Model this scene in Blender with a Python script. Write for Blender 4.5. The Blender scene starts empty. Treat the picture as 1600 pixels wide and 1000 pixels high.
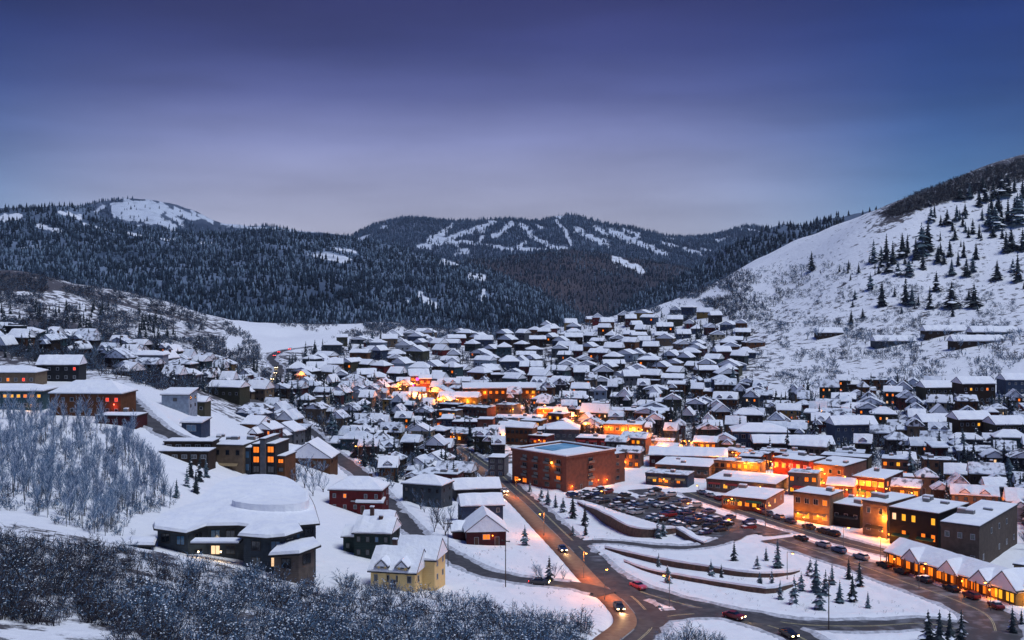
import bpy, math, random
import numpy as np
from mathutils import Vector
from mathutils.bvhtree import BVHTree
random.seed(7); np.random.seed(7)
R = math.radians
scene = bpy.context.scene
col = scene.collection

# ------------------------------------------------------------------ camera
F = 1778.0          # focal length in photograph pixels (1600 wide)
HZ = 440.0          # photograph row of the horizon
ZC = 78.5           # height of the viewpoint above the valley floor datum
cam_d = bpy.data.cameras.new('camera')
cam_d.sensor_fit = 'HORIZONTAL'; cam_d.sensor_width = 36.0; cam_d.lens = 36.0 * F / 1600.0
cam_d.shift_y = (HZ - 500.0) / 1600.0
cam_d.clip_start = 1.0; cam_d.clip_end = 40000
cam = bpy.data.objects.new('camera', cam_d); col.objects.link(cam)
cam.location = (0, 0, ZC); cam.rotation_euler = (R(90), 0, 0)
scene.camera = cam

# ------------------------------------------------------------------ dusk sky
SUN_EL, SUN_AZ = 66.0, 112.0      # the last soft light comes over the western hill, to the right
w = bpy.data.worlds.new('World'); scene.world = w; w.use_nodes = True
nt = w.node_tree; nt.nodes.clear()
def N(t, **k):
    n = nt.nodes.new(t)
    for a, b in k.items(): setattr(n, a, b)
    return n
out = N('ShaderNodeOutputWorld'); bg = N('ShaderNodeBackground')
nt.links.new(bg.outputs[0], out.inputs[0])
tc = N('ShaderNodeTexCoord'); sep = N('ShaderNodeSeparateXYZ'); nt.links.new(tc.outputs['Generated'], sep.inputs[0])
ramp = N('ShaderNodeValToRGB'); nt.links.new(sep.outputs[2], ramp.inputs[0])
e = ramp.color_ramp.elements
def lin(r, g, b):
    f = lambda c: ((c/255+0.055)/1.055)**2.4 if c > 10 else c/255/12.92
    return (f(r), f(g), f(b), 1)
stops = [(0.0, lin(190,196,217)), (0.045, lin(178,187,213)), (0.085, lin(150,161,201)), (0.12, lin(118,130,181)), (0.16, lin(86,97,156)), (0.20, lin(65,73,131)), (0.245, lin(52,56,110)), (0.45, lin(46,68,142)), (1.0, lin(46,74,156))]
e[0].position, e[0].color = stops[0]; e[1].position, e[1].color = stops[-1]
for p, c in stops[1:-1]:
    x = e.new(p); x.color = c
# soft pink afterglow low over the valley, cool blue to either side of it
dot = N('ShaderNodeVectorMath', operation='DOT_PRODUCT'); nrm = N('ShaderNodeVectorMath', operation='NORMALIZE')
flat = N('ShaderNodeCombineXYZ'); nt.links.new(sep.outputs[0], flat.inputs[0]); nt.links.new(sep.outputs[1], flat.inputs[1])
nt.links.new(flat.outputs[0], nrm.inputs[0]); nt.links.new(nrm.outputs[0], dot.inputs[0]); dot.inputs[1].default_value = (-0.075, 0.997, 0)
gl = N('ShaderNodeMapRange', interpolation_type='SMOOTHSTEP'); nt.links.new(dot.outputs['Value'], gl.inputs[0])
gl.inputs[1].default_value = 0.90; gl.inputs[2].default_value = 1.0
lowm = N('ShaderNodeMapRange', interpolation_type='SMOOTHSTEP'); nt.links.new(sep.outputs[2], lowm.inputs[0])
lowm.inputs[1].default_value = 0.21; lowm.inputs[2].default_value = 0.0
# thin high cloud streaks
mp = N('ShaderNodeMapping'); nt.links.new(tc.outputs['Generated'], mp.inputs[0]); mp.inputs['Scale'].default_value = (1.2, 1.2, 7.0)
mp.inputs['Rotation'].default_value = (0, R(10), 0)
nz = N('ShaderNodeTexNoise'); nt.links.new(mp.outputs[0], nz.inputs[0]); nz.inputs['Scale'].default_value = 2.0; nz.inputs['Detail'].default_value = 5; nz.inputs['Roughness'].default_value = 0.5
nzr = N('ShaderNodeMapRange'); nt.links.new(nz.outputs[0], nzr.inputs[0]); nzr.inputs[1].default_value = 0.3; nzr.inputs[2].default_value = 0.7; nzr.inputs[3].default_value = 0.74; nzr.inputs[4].default_value = 1.26
side = N('ShaderNodeMix', data_type='RGBA', blend_type='MULTIPLY'); side.inputs[0].default_value = 1
sidec = N('ShaderNodeMix', data_type='RGBA'); nt.links.new(gl.outputs[0], sidec.inputs[0])
sidec.inputs[6].default_value = (0.30, 0.62, 0.82, 1); sidec.inputs[7].default_value = (1.0, 0.98, 1.0, 1)
nt.links.new(ramp.outputs[0], side.inputs[6]); nt.links.new(sidec.outputs[2], side.inputs[7])
mul = N('ShaderNodeMath', operation='MULTIPLY'); nt.links.new(gl.outputs[0], mul.inputs[0]); nt.links.new(lowm.outputs[0], mul.inputs[1])
m1 = N('ShaderNodeMath', operation='MULTIPLY'); nt.links.new(mul.outputs[0], m1.inputs[0]); m1.inputs[1].default_value = 0.35
glow = N('ShaderNodeMix', data_type='RGBA', blend_type='MIX'); nt.links.new(m1.outputs[0], glow.inputs[0])
nt.links.new(side.outputs[2], glow.inputs[6]); glow.inputs[7].default_value = lin(190,184,205)
cl = N('ShaderNodeMix', data_type='RGBA', blend_type='MULTIPLY'); cl.inputs[0].default_value = 1
nt.links.new(glow.outputs[2], cl.inputs[6]); nt.links.new(nzr.outputs[0], cl.inputs[7])
# a little physical dusk sky in the mix
sky = N('ShaderNodeTexSky', sky_type='NISHITA'); sky.sun_disc = False
sky.sun_elevation = R(1.0); sky.sun_rotation = R(SUN_AZ)
skm = N('ShaderNodeMix', data_type='RGBA', blend_type='ADD'); skm.inputs[0].default_value = 0.006
nt.links.new(cl.outputs[2], skm.inputs[6]); nt.links.new(sky.outputs[0], skm.inputs[7])
nt.links.new(skm.outputs[2], bg.inputs[0]); bg.inputs[1].default_value = 0.58

sd = bpy.data.lights.new('dusk_sun', 'SUN'); sd.energy = 1.5; sd.angle = R(28); sd.color = (0.84, 0.92, 1.0)
so = bpy.data.objects.new('dusk_sun', sd); col.objects.link(so)
so.rotation_euler = (R(90 - SUN_EL), 0, R(180 - SUN_AZ)); so.location = (0, -50, 300)
vs = scene.view_settings; vs.view_transform = 'Standard'; vs.look = 'None'; vs.gamma = 1; vs.exposure = 0.7
vs.use_curve_mapping = False
scene.render.engine = 'CYCLES'

# ------------------------------------------------------------------ helpers
MATS = {}
def mat(name, c, rough=0.8, c2=None, scale=1.0, bump=0.0, bscale=None, metal=0.0, emit=None, es=0.0, spec=0.3, detail=4, lo=0.35, hi=0.65):
    if name in MATS: return MATS[name]
    m = bpy.data.materials.new(name); m.use_nodes = True
    t = m.node_tree; b = t.nodes['Principled BSDF']
    c = tuple(c)[:3] + (1,)
    b.inputs['Base Color'].default_value = c; b.inputs['Roughness'].default_value = rough
    b.inputs['Metallic'].default_value = metal; b.inputs['Specular IOR Level'].default_value = spec
    if c2 is not None:
        tcn = t.nodes.new('ShaderNodeTexCoord'); n = t.nodes.new('ShaderNodeTexNoise'); n.inputs['Scale'].default_value = scale; n.inputs['Detail'].default_value = detail
        g = t.nodes.new('ShaderNodeNewGeometry'); t.links.new(g.outputs['Position'], n.inputs['Vector'])
        mr = t.nodes.new('ShaderNodeMapRange'); mr.inputs[1].default_value = lo; mr.inputs[2].default_value = hi; t.links.new(n.outputs[0], mr.inputs[0])
        mx = t.nodes.new('ShaderNodeMix'); mx.data_type = 'RGBA'; mx.inputs[6].default_value = c; mx.inputs[7].default_value = tuple(c2)[:3] + (1,)
        t.links.new(mr.outputs[0], mx.inputs[0]); t.links.new(mx.outputs[2], b.inputs['Base Color'])
    if bump:
        g = t.nodes.new('ShaderNodeNewGeometry'); n = t.nodes.new('ShaderNodeTexNoise'); n.inputs['Scale'].default_value = bscale or scale; n.inputs['Detail'].default_value = 5
        t.links.new(g.outputs['Position'], n.inputs['Vector'])
        bp = t.nodes.new('ShaderNodeBump'); bp.inputs['Strength'].default_value = 1.0; bp.inputs['Distance'].default_value = bump
        t.links.new(n.outputs[0], bp.inputs['Height']); t.links.new(bp.outputs[0], b.inputs['Normal'])
    if emit is not None:
        b.inputs['Emission Color'].default_value = tuple(emit)[:3] + (1,); b.inputs['Emission Strength'].default_value = es
    MATS[name] = m; return m

def mesh_np(name, V, Fs, mats, smooth=False, midx=None, attr=None):
    me = bpy.data.meshes.new(name)
    V = np.asarray(V, dtype=np.float32); Fs = np.asarray(Fs, dtype=np.int32)
    n, k = Fs.shape
    me.vertices.add(len(V)); me.vertices.foreach_set('co', V.ravel())
    me.loops.add(n * k); me.loops.foreach_set('vertex_index', Fs.ravel())
    me.polygons.add(n); me.polygons.foreach_set('loop_start', np.arange(0, n * k, k, dtype=np.int32))
    if midx is not None: me.polygons.foreach_set('material_index', np.asarray(midx, dtype=np.int32))
    if smooth: me.polygons.foreach_set('use_smooth', np.ones(n, dtype=bool))
    for m in mats: me.materials.append(m)
    if attr is not None:
        for an, av in attr.items():
            a = me.attributes.new(an, 'FLOAT', 'POINT'); a.data.foreach_set('value', np.asarray(av, dtype=np.float32))
    me.update(); me.validate()
    return me

class MB:
    """collects polygons with material slots"""
    def __init__(s): s.v = []; s.f = []; s.m = []; s.mats = []
    def mi(s, m):
        if m not in s.mats: s.mats.append(m)
        return s.mats.index(m)
    def poly(s, pts, m):
        i = len(s.v); s.v += [tuple(p) for p in pts]; s.f.append(tuple(range(i, i + len(pts)))); s.m.append(s.mi(m))
    def raw(s, V, Fs, m):
        i = len(s.v); s.v += [tuple(p) for p in V]; k = s.mi(m)
        for f in Fs: s.f.append(tuple(a + i for a in f)); s.m.append(k)
    def box(s, x0, x1, y0, y1, z0, z1, m):
        V = [(x0,y0,z0),(x1,y0,z0),(x1,y1,z0),(x0,y1,z0),(x0,y0,z1),(x1,y0,z1),(x1,y1,z1),(x0,y1,z1)]
        s.raw(V, [(0,3,2,1),(4,5,6,7),(0,1,5,4),(1,2,6,5),(2,3,7,6),(3,0,4,7)], m)
    def prism(s, pts, z0, z1, m):     # pts: ccw outline in xy
        n = len(pts); V = [(x,y,z0) for x,y in pts] + [(x,y,z1) for x,y in pts]
        s.raw(V, [tuple(reversed(range(n))), tuple(range(n, 2*n))] + [(i,(i+1)%n,n+(i+1)%n,n+i) for i in range(n)], m)
    def extrude(s, prof, x0, x1, m, axis='x'):   # prof: list of (a,z); extruded along axis
        n = len(prof)
        if axis == 'x': V = [(x0,a,z) for a,z in prof] + [(x1,a,z) for a,z in prof]
        else: V = [(a,x0,z) for a,z in prof] + [(a,x1,z) for a,z in prof]
        fs = [tuple(range(n)), tuple(reversed(range(n,2*n)))] + [((i+1)%n,i,n+i,n+(i+1)%n) for i in range(n)]
        s.raw(V, fs, m)
    def cyl(s, cx, cy, z0, z1, r0, r1, m, n=8):
        V = [(cx+r0*math.cos(2*math.pi*i/n), cy+r0*math.sin(2*math.pi*i/n), z0) for i in range(n)] + [(cx+r1*math.cos(2*math.pi*i/n), cy+r1*math.sin(2*math.pi*i/n), z1) for i in range(n)]
        s.raw(V, [tuple(reversed(range(n))), tuple(range(n,2*n))] + [(i,(i+1)%n,n+(i+1)%n,n+i) for i in range(n)], m)
    def mesh(s, name, smooth=False):
        me = bpy.data.meshes.new(name); me.from_pydata(s.v, [], s.f)
        for m in s.mats: me.materials.append(m)
        me.polygons.foreach_set('material_index', s.m)
        if smooth: me.polygons.foreach_set('use_smooth', [True]*len(s.f))
        me.update(); return me
    def build(s, name, parent=None, smooth=False): return obj(name, s.mesh(name, smooth), parent)

def obj(name, data, parent=None, loc=None, rz=0.0):
    o = bpy.data.objects.new(name, data); col.objects.link(o)
    if parent is not None: o.parent = parent
    if loc is not None: o.location = loc
    if rz: o.rotation_euler = (0, 0, rz)
    return o
def thing(name, label, cat, loc=(0,0,0), rz=0.0, group=None):
    return tag(obj(name, None, None, loc, rz), label, cat, group)
def tag(o, label=None, cat=None, group=None, kind=None):
    if label: o['label'] = label
    if cat: o['category'] = cat
    if group: o['group'] = group
    if kind: o['kind'] = kind
    return o

# value noise
def hash2(ix, iy, seed):
    h = (ix.astype(np.int64) * 374761393 + iy.astype(np.int64) * 668265263 + seed * 1274126177) & 0xffffffff
    h = ((h ^ (h >> 13)) * 1274126177) & 0xffffffff
    h = h ^ (h >> 16)
    return (h & 0xffff) / 65535.0
def vnoise(x, y, seed=0):
    x = np.asarray(x, float); y = np.asarray(y, float)
    ix = np.floor(x).astype(np.int64); iy = np.floor(y).astype(np.int64); fx = x - ix; fy = y - iy
    fx = fx*fx*(3-2*fx); fy = fy*fy*(3-2*fy)
    a = hash2(ix,iy,seed); b = hash2(ix+1,iy,seed); c = hash2(ix,iy+1,seed); d = hash2(ix+1,iy+1,seed)
    return (a*(1-fx)+b*fx)*(1-fy) + (c*(1-fx)+d*fx)*fy
def fbm(x, y, seed=0, oct=4, gain=0.5):
    t = 0; a = 1; s = 0
    for k in range(oct):
        t = t + a*(vnoise(x*2**k, y*2**k, seed+k*17)-0.5)*2; s += a; a *= gain
    return t/s
def sstep(a, b, x):
    t = np.clip((np.asarray(x, float)-a)/(b-a), 0, 1); return t*t*(3-2*t)

# ------------------------------------------------------------------ terrain heights
DN = np.array([-200, 20, 60, 100, 150, 200, 240, 300, 370, 430, 520, 620, 750, 900, 1050, 1150, 1300, 1500, 1900], float)
PN = np.array([-500, 0, 200, 400, 600, 800, 1000, 1200, 1400, 1600, 2000], float)
ZT = np.array([
 [70,66,56,49,44,42,41,41,42,44,50,58,70,88,96, 90, 70, 45, 20],   # -500
 [70,66,54,43.5,36.8,34.0,32.5,33.5,37.2,39,43.4,50.6,61.6,82,84,78,62,45,20],  # 0
 [70,66,54,42,34.5,30,27.5,30,36.5,37.6,39,41.9,47,60,68,60,36,15,0],   # 200
 [70,66,52,41,31,25.0,21.5,19.5,21.5,20.5,20,22,29,35,38,35,18,0,-20],   # 400
 [70,66,50,40,29.5,20.5,14.4,11,9,8,9,13,20,29,35,33,16,-5,-20],   # 600
 [70,66,49,39,29,19,12,9,6.3,5,7,11,18,26,31,29,14,-5,-20],        # 800
 [70,66,48,36,25,14,10,8,6,5,7,11,19,31,44,46,30,10,-10],        # 1000
 [70,66,46,32,20,11,8.5,7,5,5,8,14,27,48,82,104,110,90,40],      # 1200
 [70,66,44,29,17,9.5,7.4,6,5,6,12,22,39,86,146,158,165,150,90],    # 1400
 [70,66,44,28,16,9,7.2,6,6.5,10,19,33,58,110,177,203,215,205,130], # 1600
 [70,66,44,28,17,11,10,11,15,22,36,56,90,150,220,255,270,260,180], # 2000
], float)
def pchip_slopes(x, Y):       # Y: (...,n)
    h = np.diff(x); d = np.diff(Y, axis=-1)/h
    m = np.zeros_like(Y)
    a, b = d[..., :-1], d[..., 1:]
    w1 = 2*h[1:]+h[:-1]; w2 = h[1:]+2*h[:-1]
    with np.errstate(divide='ignore', invalid='ignore'):
        hm = (w1+w2)/(w1/np.where(a==0,1e-9,a)+w2/np.where(b==0,1e-9,b))
    m[..., 1:-1] = np.where(a*b > 0, hm, 0)
    m[..., 0] = d[..., 0]; m[..., -1] = d[..., -1]
    return m
ZM = pchip_slopes(DN, ZT)
def col_z(d):                 # heights of all columns at distances d -> (ncol, n)
    d = np.clip(d, DN[0], DN[-1]-1e-3); i = np.clip(np.searchsorted(DN, d, side='right')-1, 0, len(DN)-2)
    h = DN[i+1]-DN[i]; t = (d-DN[i])/h
    return (2*t**3-3*t**2+1)*ZT[:, i] + (t**3-2*t**2+t)*h*ZM[:, i] + (-2*t**3+3*t**2)*ZT[:, i+1] + (t**3-t**2)*h*ZM[:, i+1]
def raw_z(x, y):
    x = np.atleast_1d(np.asarray(x, float)); y = np.atleast_1d(np.asarray(y, float)); sh = x.shape
    x = x.ravel(); y = y.ravel()
    px = np.clip(800 + F*x/np.maximum(y, 45), PN[0], PN[-1]-1e-3)
    Z = col_z(y)                                   # (ncol, n)
    M = pchip_slopes(PN, Z.T)                      # smooth across columns
    i = np.clip(np.searchsorted(PN, px, side='right')-1, 0, len(PN)-2); k = np.arange(len(px))
    h = PN[i+1]-PN[i]; t = (px-PN[i])/h; Zt = Z.T
    z = (2*t**3-3*t**2+1)*Zt[k, i] + (t**3-2*t**2+t)*h*M[k, i] + (-2*t**3+3*t**2)*Zt[k, i+1] + (t**3-t**2)*h*M[k, i+1]
    am = np.clip((y-60)/900, 0.05, 1.0)
    z = z + 9*am*fbm(x/130, y/130, 3, 4)*sstep(550, 1000, y) + 0.5*fbm(x/22, y/22, 9, 3) + 0.14*fbm(x/4.5, y/4.5, 19, 2)
    return z.reshape(sh)
_D = np.concatenate([np.arange(40, 500, 0.5), np.arange(500, 1900, 2.0)])
def G(px, py, dmin=40):       # where the line of sight through a photograph pixel meets the ground
    x = (px-800)/F*_D; z = raw_z(x, _D); rz = ZC + (HZ-py)/F*_D
    k = np.where((z >= rz) & (_D >= dmin))[0]
    if len(k) == 0: return None
    i = k[0]; return Vector((x[i], _D[i], rz[i]))

# ------------------------------------------------------------------ roads, laid along the valley floor
def spline(pts, step=2.0):
    P = np.array([(p.x, p.y, p.z) for p in pts]); out = []
    Q = np.vstack([2*P[0]-P[1], P, 2*P[-1]-P[-2]])
    for i in range(1, len(Q)-2):
        a, b, c, d = Q[i-1], Q[i], Q[i+1], Q[i+2]; n = max(2, int(np.linalg.norm(c-b)/step))
        for k in range(n):
            t = k/n; out.append(0.5*((2*b)+(-a+c)*t+(2*a-5*b+4*c-d)*t*t+(-a+3*b-3*c+d)*t**3))
    out.append(P[-1]); return np.array(out)
ROADS = [   # name, photograph points of the centre line, width, slot
 ('main_road', [(960,1010),(1000,978),(985,948),(945,910),(905,868),(862,826),(826,790),(796,764),(772,742),(745,722),(715,700)], 10.6),
 ('valley_road', [(990,975),(1030,966),(1085,962),(1140,965),(1200,978),(1245,994),(1290,1020)], 8.0),
 ('boulevard', [(915,870),(950,900),(1000,924),(1070,945),(1150,962),(1250,976),(1350,981),(1440,976),(1500,985),(1560,1010)], 9.0),
 ('lot_access_road', [(897,850),(930,848),(985,850),(1040,856),(1090,855),(1130,845),(1160,832)], 5.5),
 ('hill_road', [(510,702),(550,733),(590,768),(622,806),(655,838),(700,868),(760,895),(830,909),(900,917),(950,930)], 6.5),
 ('steep_street', [(172,600),(190,618),(218,645),(250,670),(292,697)], 7.0),
 ('bend_road', [(490,541),(455,546),(430,553),(424,563),(436,576),(432,592),(420,606)], 7.5),
 ('shopping_street', [(1075,770),(1120,786),(1180,806),(1250,828),(1320,848),(1400,868)], 9.0),
 ('plaza_street', [(1215,842),(1290,866),(1350,888),(1420,912),(1490,938),(1545,965),(1560,1010)], 12.0),
 ('parking_lot', [(915,772),(960,782),(1010,797),(1060,812),(1110,826),(1160,838)], 18.0),
 ('side_lot', [(1000,765),(1050,783),(1100,805),(1160,822),(1215,836)], 10.0),
 ('back_street', [(590,768),(560,735),(520,705),(470,660),(440,625)], 5.0),
]
road_paths = []
for nm, pts, wd in ROADS:
    g = [G(*p) for p in pts]; g = [p for p in g if p is not None]
    S = spline(g); z = raw_z(S[:, 0], S[:, 1])
    ker = np.ones(15)/15; zp = np.pad(z, 7, mode='edge'); z = np.convolve(zp, ker, 'valid')
    S[:, 2] = z; road_paths.append((nm, S, wd))
ALLP = np.vstack([np.c_[S, np.full(len(S), wd)] for _, S, wd in road_paths])
def road_dist(x, y):          # signed distance to the nearest road edge and that road's height
    x = np.atleast_1d(x); y = np.atleast_1d(y); bd = np.full(x.shape, 1e9); bz = np.zeros(x.shape)
    for s in range(0, len(x), 4000):
        e_ = slice(s, s+4000)
        d = np.hypot(x[e_][:, None]-ALLP[None, :, 0], y[e_][:, None]-ALLP[None, :, 1]) - ALLP[None, :, 3]/2
        k = d.argmin(1); bd[e_] = d[np.arange(len(k)), k]
        dd = np.maximum(d+ALLP[None, :, 3]/2, 0.3); wgt = np.where(d < k.shape[0]*0+d[np.arange(len(k)), k][:, None]+3, 1/dd**3, 0)
        bz[e_] = (wgt*ALLP[None, :, 2]).sum(1)/wgt.sum(1)
    return bd, bz
PADS = []                     # level building plots: (x, y, radius, z)
def ground_z(x, y):
    x = np.atleast_1d(np.asarray(x, float)); y = np.atleast_1d(np.asarray(y, float))
    z = raw_z(x, y); near = (y > 120) & (y < 1000)
    if near.any():
        bd, bz = road_dist(x[near], y[near])
        t = 1 - sstep(1.0, 9.0, bd); zz = z[near]*(1-t) + (bz-0.12)*t
        zz = zz + 0.55*sstep(0.4, 1.6, bd)*(1-sstep(2.5, 6.0, bd))
        z[near] = zz
    return z
def gz(x, y):
    h = BVH.ray_cast(Vector((x, y, 900)), Vector((0, 0, -1)))
    return h[0].z if h[0] is not None else float(raw_z(x, y)[0])

# ------------------------------------------------------------------ ground sheet
snow = bpy.data.materials.new('snow_ground'); snow.use_nodes = True
def snow_nodes(m, brush=True):
    t = m.node_tree; b = t.nodes['Principled BSDF']; b.inputs['Roughness'].default_value = 0.65; b.inputs['Specular IOR Level'].default_value = 0.25
    g = t.nodes.new('ShaderNodeNewGeometry'); L = t.links.new
    at = t.nodes.new('ShaderNodeAttribute'); at.attribute_name = 'brush'
    n1 = t.nodes.new('ShaderNodeTexNoise'); n1.inputs['Scale'].default_value = 0.16; n1.inputs['Detail'].default_value = 8; n1.inputs['Roughness'].default_value = 0.65; L(g.outputs['Position'], n1.inputs['Vector'])
    a1 = t.nodes.new('ShaderNodeMath'); a1.operation = 'SUBTRACT'; L(n1.outputs[0], a1.inputs[0]); a1.inputs[1].default_value = 0.5
    a2 = t.nodes.new('ShaderNodeMath'); a2.operation = 'MULTIPLY_ADD'; L(a1.outputs[0], a2.inputs[0]); a2.inputs[1].default_value = 2.2; L(at.outputs['Fac'], a2.inputs[2])
    mr = t.nodes.new('ShaderNodeMapRange'); mr.interpolation_type = 'SMOOTHSTEP'; L(a2.outputs[0], mr.inputs[0]); mr.inputs[1].default_value = 0.42; mr.inputs[2].default_value = 0.62
    n2 = t.nodes.new('ShaderNodeTexNoise'); n2.inputs['Scale'].default_value = 0.35; n2.inputs['Detail'].default_value = 5; L(g.outputs['Position'], n2.inputs['Vector'])
    sc = t.nodes.new('ShaderNodeMix'); sc.data_type = 'RGBA'; sc.inputs[6].default_value = (0.80,0.81,0.85,1); sc.inputs[7].default_value = (0.89,0.88,0.89,1); L(n2.outputs[0], sc.inputs[0])
    bc = t.nodes.new('ShaderNodeMix'); bc.data_type = 'RGBA'; bc.inputs[6].default_value = (0.045,0.04,0.04,1); bc.inputs[7].default_value = (0.13,0.12,0.13,1); L(n2.outputs[0], bc.inputs[0])
    mx = t.nodes.new('ShaderNodeMix'); mx.data_type = 'RGBA'; L(mr.outputs[0], mx.inputs[0]); L(sc.outputs[2], mx.inputs[6]); L(bc.outputs[2], mx.inputs[7])
    L(mx.outputs[2], b.inputs['Base Color'])
    n3 = t.nodes.new('ShaderNodeTexNoise'); n3.inputs['Scale'].default_value = 0.25; n3.inputs['Detail'].default_value = 9; n3.inputs['Roughness'].default_value = 0.6; L(g.outputs['Position'], n3.inputs['Vector'])
    bp = t.nodes.new('ShaderNodeBump'); bp.inputs['Distance'].default_value = 1.1; bp.inputs['Strength'].default_value = 0.8; L(n3.outputs[0], bp.inputs['Height']); L(bp.outputs[0], b.inputs['Normal'])
snow_nodes(snow)
rows = np.concatenate([np.arange(-60, 150, 5.0), np.arange(150, 470, 1.5), np.arange(470, 700, 3.0), np.arange(700, 1900, 6.0)])
cols_ = (np.arange(-700, 2301, 6.0)-800)/F
YY, SS = np.meshgrid(rows, cols_, indexing='ij'); XX = SS*(np.maximum(YY, 0)+70)
ZZ = ground_z(XX.ravel(), YY.ravel()).reshape(XX.shape)
nr, nc = XX.shape
PXg = 800+F*XX/np.maximum(YY, 45); PYg = HZ-(ZZ-ZC)/np.maximum(YY, 45)*F
# scrub-covered ground: the ridge tops and slopes where brush pokes through the snow
def poly_in(px, py, P):
    ins = np.zeros(px.shape, bool); n = len(P); j = n-1
    for i in range(n):
        xi, yi = P[i]; xj, yj = P[j]
        c = ((yi > py) != (yj > py)) & (px < (xj-xi)*(py-yi)/((yj-yi) if yj != yi else 1e-9)+xi); ins ^= c; j = i
    return ins
rid = np.interp(PXg, [1050,1150,1200,1280,1360,1400,1440,1500,1560,1600,1700,2000], [480,415,400,375,345,325,300,280,262,250,235,210])
brush = 0.46*sstep(1330, 1400, PXg)*(1-sstep(14, 36, PYg-rid))*(YY > 850)
brush += 0.44*(1-sstep(360, 480, PXg))*sstep(470, 600, YY)            # hillside behind the houses
brush += 0.47*(1-sstep(850, 1000, YY))*sstep(430, 470, YY)*(1-sstep(1140, 1240, PXg))
brush += 0.16*(1-sstep(560, 640, YY))*sstep(400, 440, YY)*sstep(1180, 1260, PXg)
brush += 0.32*(1-sstep(60, 200, np.abs(PXg-900)))*sstep(820, 930, YY)
brush += 0.45*(YY < 215)*(1-sstep(900, 1050, PXg))
brush += 0.33*sstep(1130, 1230, PXg)*sstep(560, 700, YY)*(1-0.3*sstep(900, 1000, YY))
brush *= 1 - 0.45*((PYg > 455+0.25*np.maximum(PXg-100, 0)) & (PYg < 500+0.3*np.maximum(PXg-100, 0)) & (PXg < 420) & (YY > 470))
brush *= 1 - ((PXg > 352) & (PXg < 530) & (PYg > 500) & (PYg < 550))*1.0
idx = np.arange(nr*nc).reshape(nr, nc)
quads = np.stack([idx[:-1,:-1], idx[:-1,1:], idx[1:,1:], idx[1:,:-1]], -1).reshape(-1, 4)
Vg = np.stack([XX, YY, ZZ], -1).reshape(-1, 3)
gme = mesh_np('ground', Vg, quads, [snow], smooth=True, attr={'brush': brush.ravel()})
tag(obj('ground', gme), kind='structure')
BVH = BVHTree.FromPolygons([Vector(v) for v in Vg.tolist()], quads.tolist())
def P(px, py):                # photograph pixel -> point on the built ground
    dv = Vector(((px-800)/F, 1, (HZ-py)/F)); h = BVH.ray_cast(Vector((0, 0, ZC)) + dv*45, dv)
    return h[0]
def pxl(v): return (800+F*v[0]/v[1], HZ-(v[2]-ZC)/v[1]*F)
# far plain under the mountains
fm = MB(); fm.poly([(-6800,1700,-30),(6800,1700,-30),(6800,8500,-30),(-6800,8500,-30)], snow)
tag(fm.build('valley_floor'), kind='structure')
# ------------------------------------------------------------------ road surfaces
asphalt = mat('asphalt', (0.045,0.045,0.05), 0.75, (0.085,0.08,0.085), 0.5, 0.01, 6)
wet = mat('slush_asphalt', (0.06,0.058,0.06), 0.6, (0.22,0.22,0.24), 0.35, 0.02, 3, lo=0.5, hi=0.75)
lane_glow = mat('painted_light_trails', (0.28,0.135,0.08), 0.8, (0.36,0.19,0.115), 0.7, 0.01, 5)  # orange-brown stands in for car light trails, painted into the lane colour
concrete = mat('concrete_kerb', (0.26,0.25,0.25), 0.85, (0.34,0.33,0.33), 1.2)
linepaint = mat('road_line_paint', (0.62,0.55,0.30), 0.7, (0.35,0.31,0.2), 0.8)
whitepaint = mat('white_line_paint', (0.7,0.7,0.7), 0.7, (0.4,0.4,0.4), 0.8)
def inside_other(xy, own):     # points that fall on another road's surface
    ins = np.zeros(len(xy), bool)
    for nm2, S2, wd2 in road_paths:
        if nm2 == own: continue
        ins |= (np.hypot(xy[:, 0][:, None]-S2[None, :, 0], xy[:, 1][:, None]-S2[None, :, 1]) < wd2/2+0.5).any(1)
    return ins
def strip(S, o0, o1, dz, m, name, thick=0.0, parent=None, own=None):
    T = np.gradient(S[:, :2], axis=0); T /= np.linalg.norm(T, axis=1)[:, None]+1e-9
    Nn = np.c_[T[:, 1], -T[:, 0]]
    A = np.c_[S[:, :2]+Nn*o0, S[:, 2]+dz]; B = np.c_[S[:, :2]+Nn*o1, S[:, 2]+dz]
    n = len(S); skip = inside_other((A[:, :2]+B[:, :2])/2, own) if own else np.zeros(n, bool)
    if not thick:
        V = np.vstack([A, B]); q = [(i, n+i, n+i+1, i+1) for i in range(n-1) if not (skip[i] or skip[i+1])]
    else:
        A2 = A.copy(); B2 = B.copy(); A2[:, 2] -= thick; B2[:, 2] -= thick
        V = np.vstack([A, B, A2, B2]); q = []
        for i in range(n-1):
            if skip[i] or skip[i+1]: continue
            q += [(i, n+i, n+i+1, i+1), (2*n+i, i, i+1, 2*n+i+1), (n+i, 3*n+i, 3*n+i+1, n+i+1)]
    me = mesh_np(name, V, q, [m]); return obj(name, me, parent)
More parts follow.
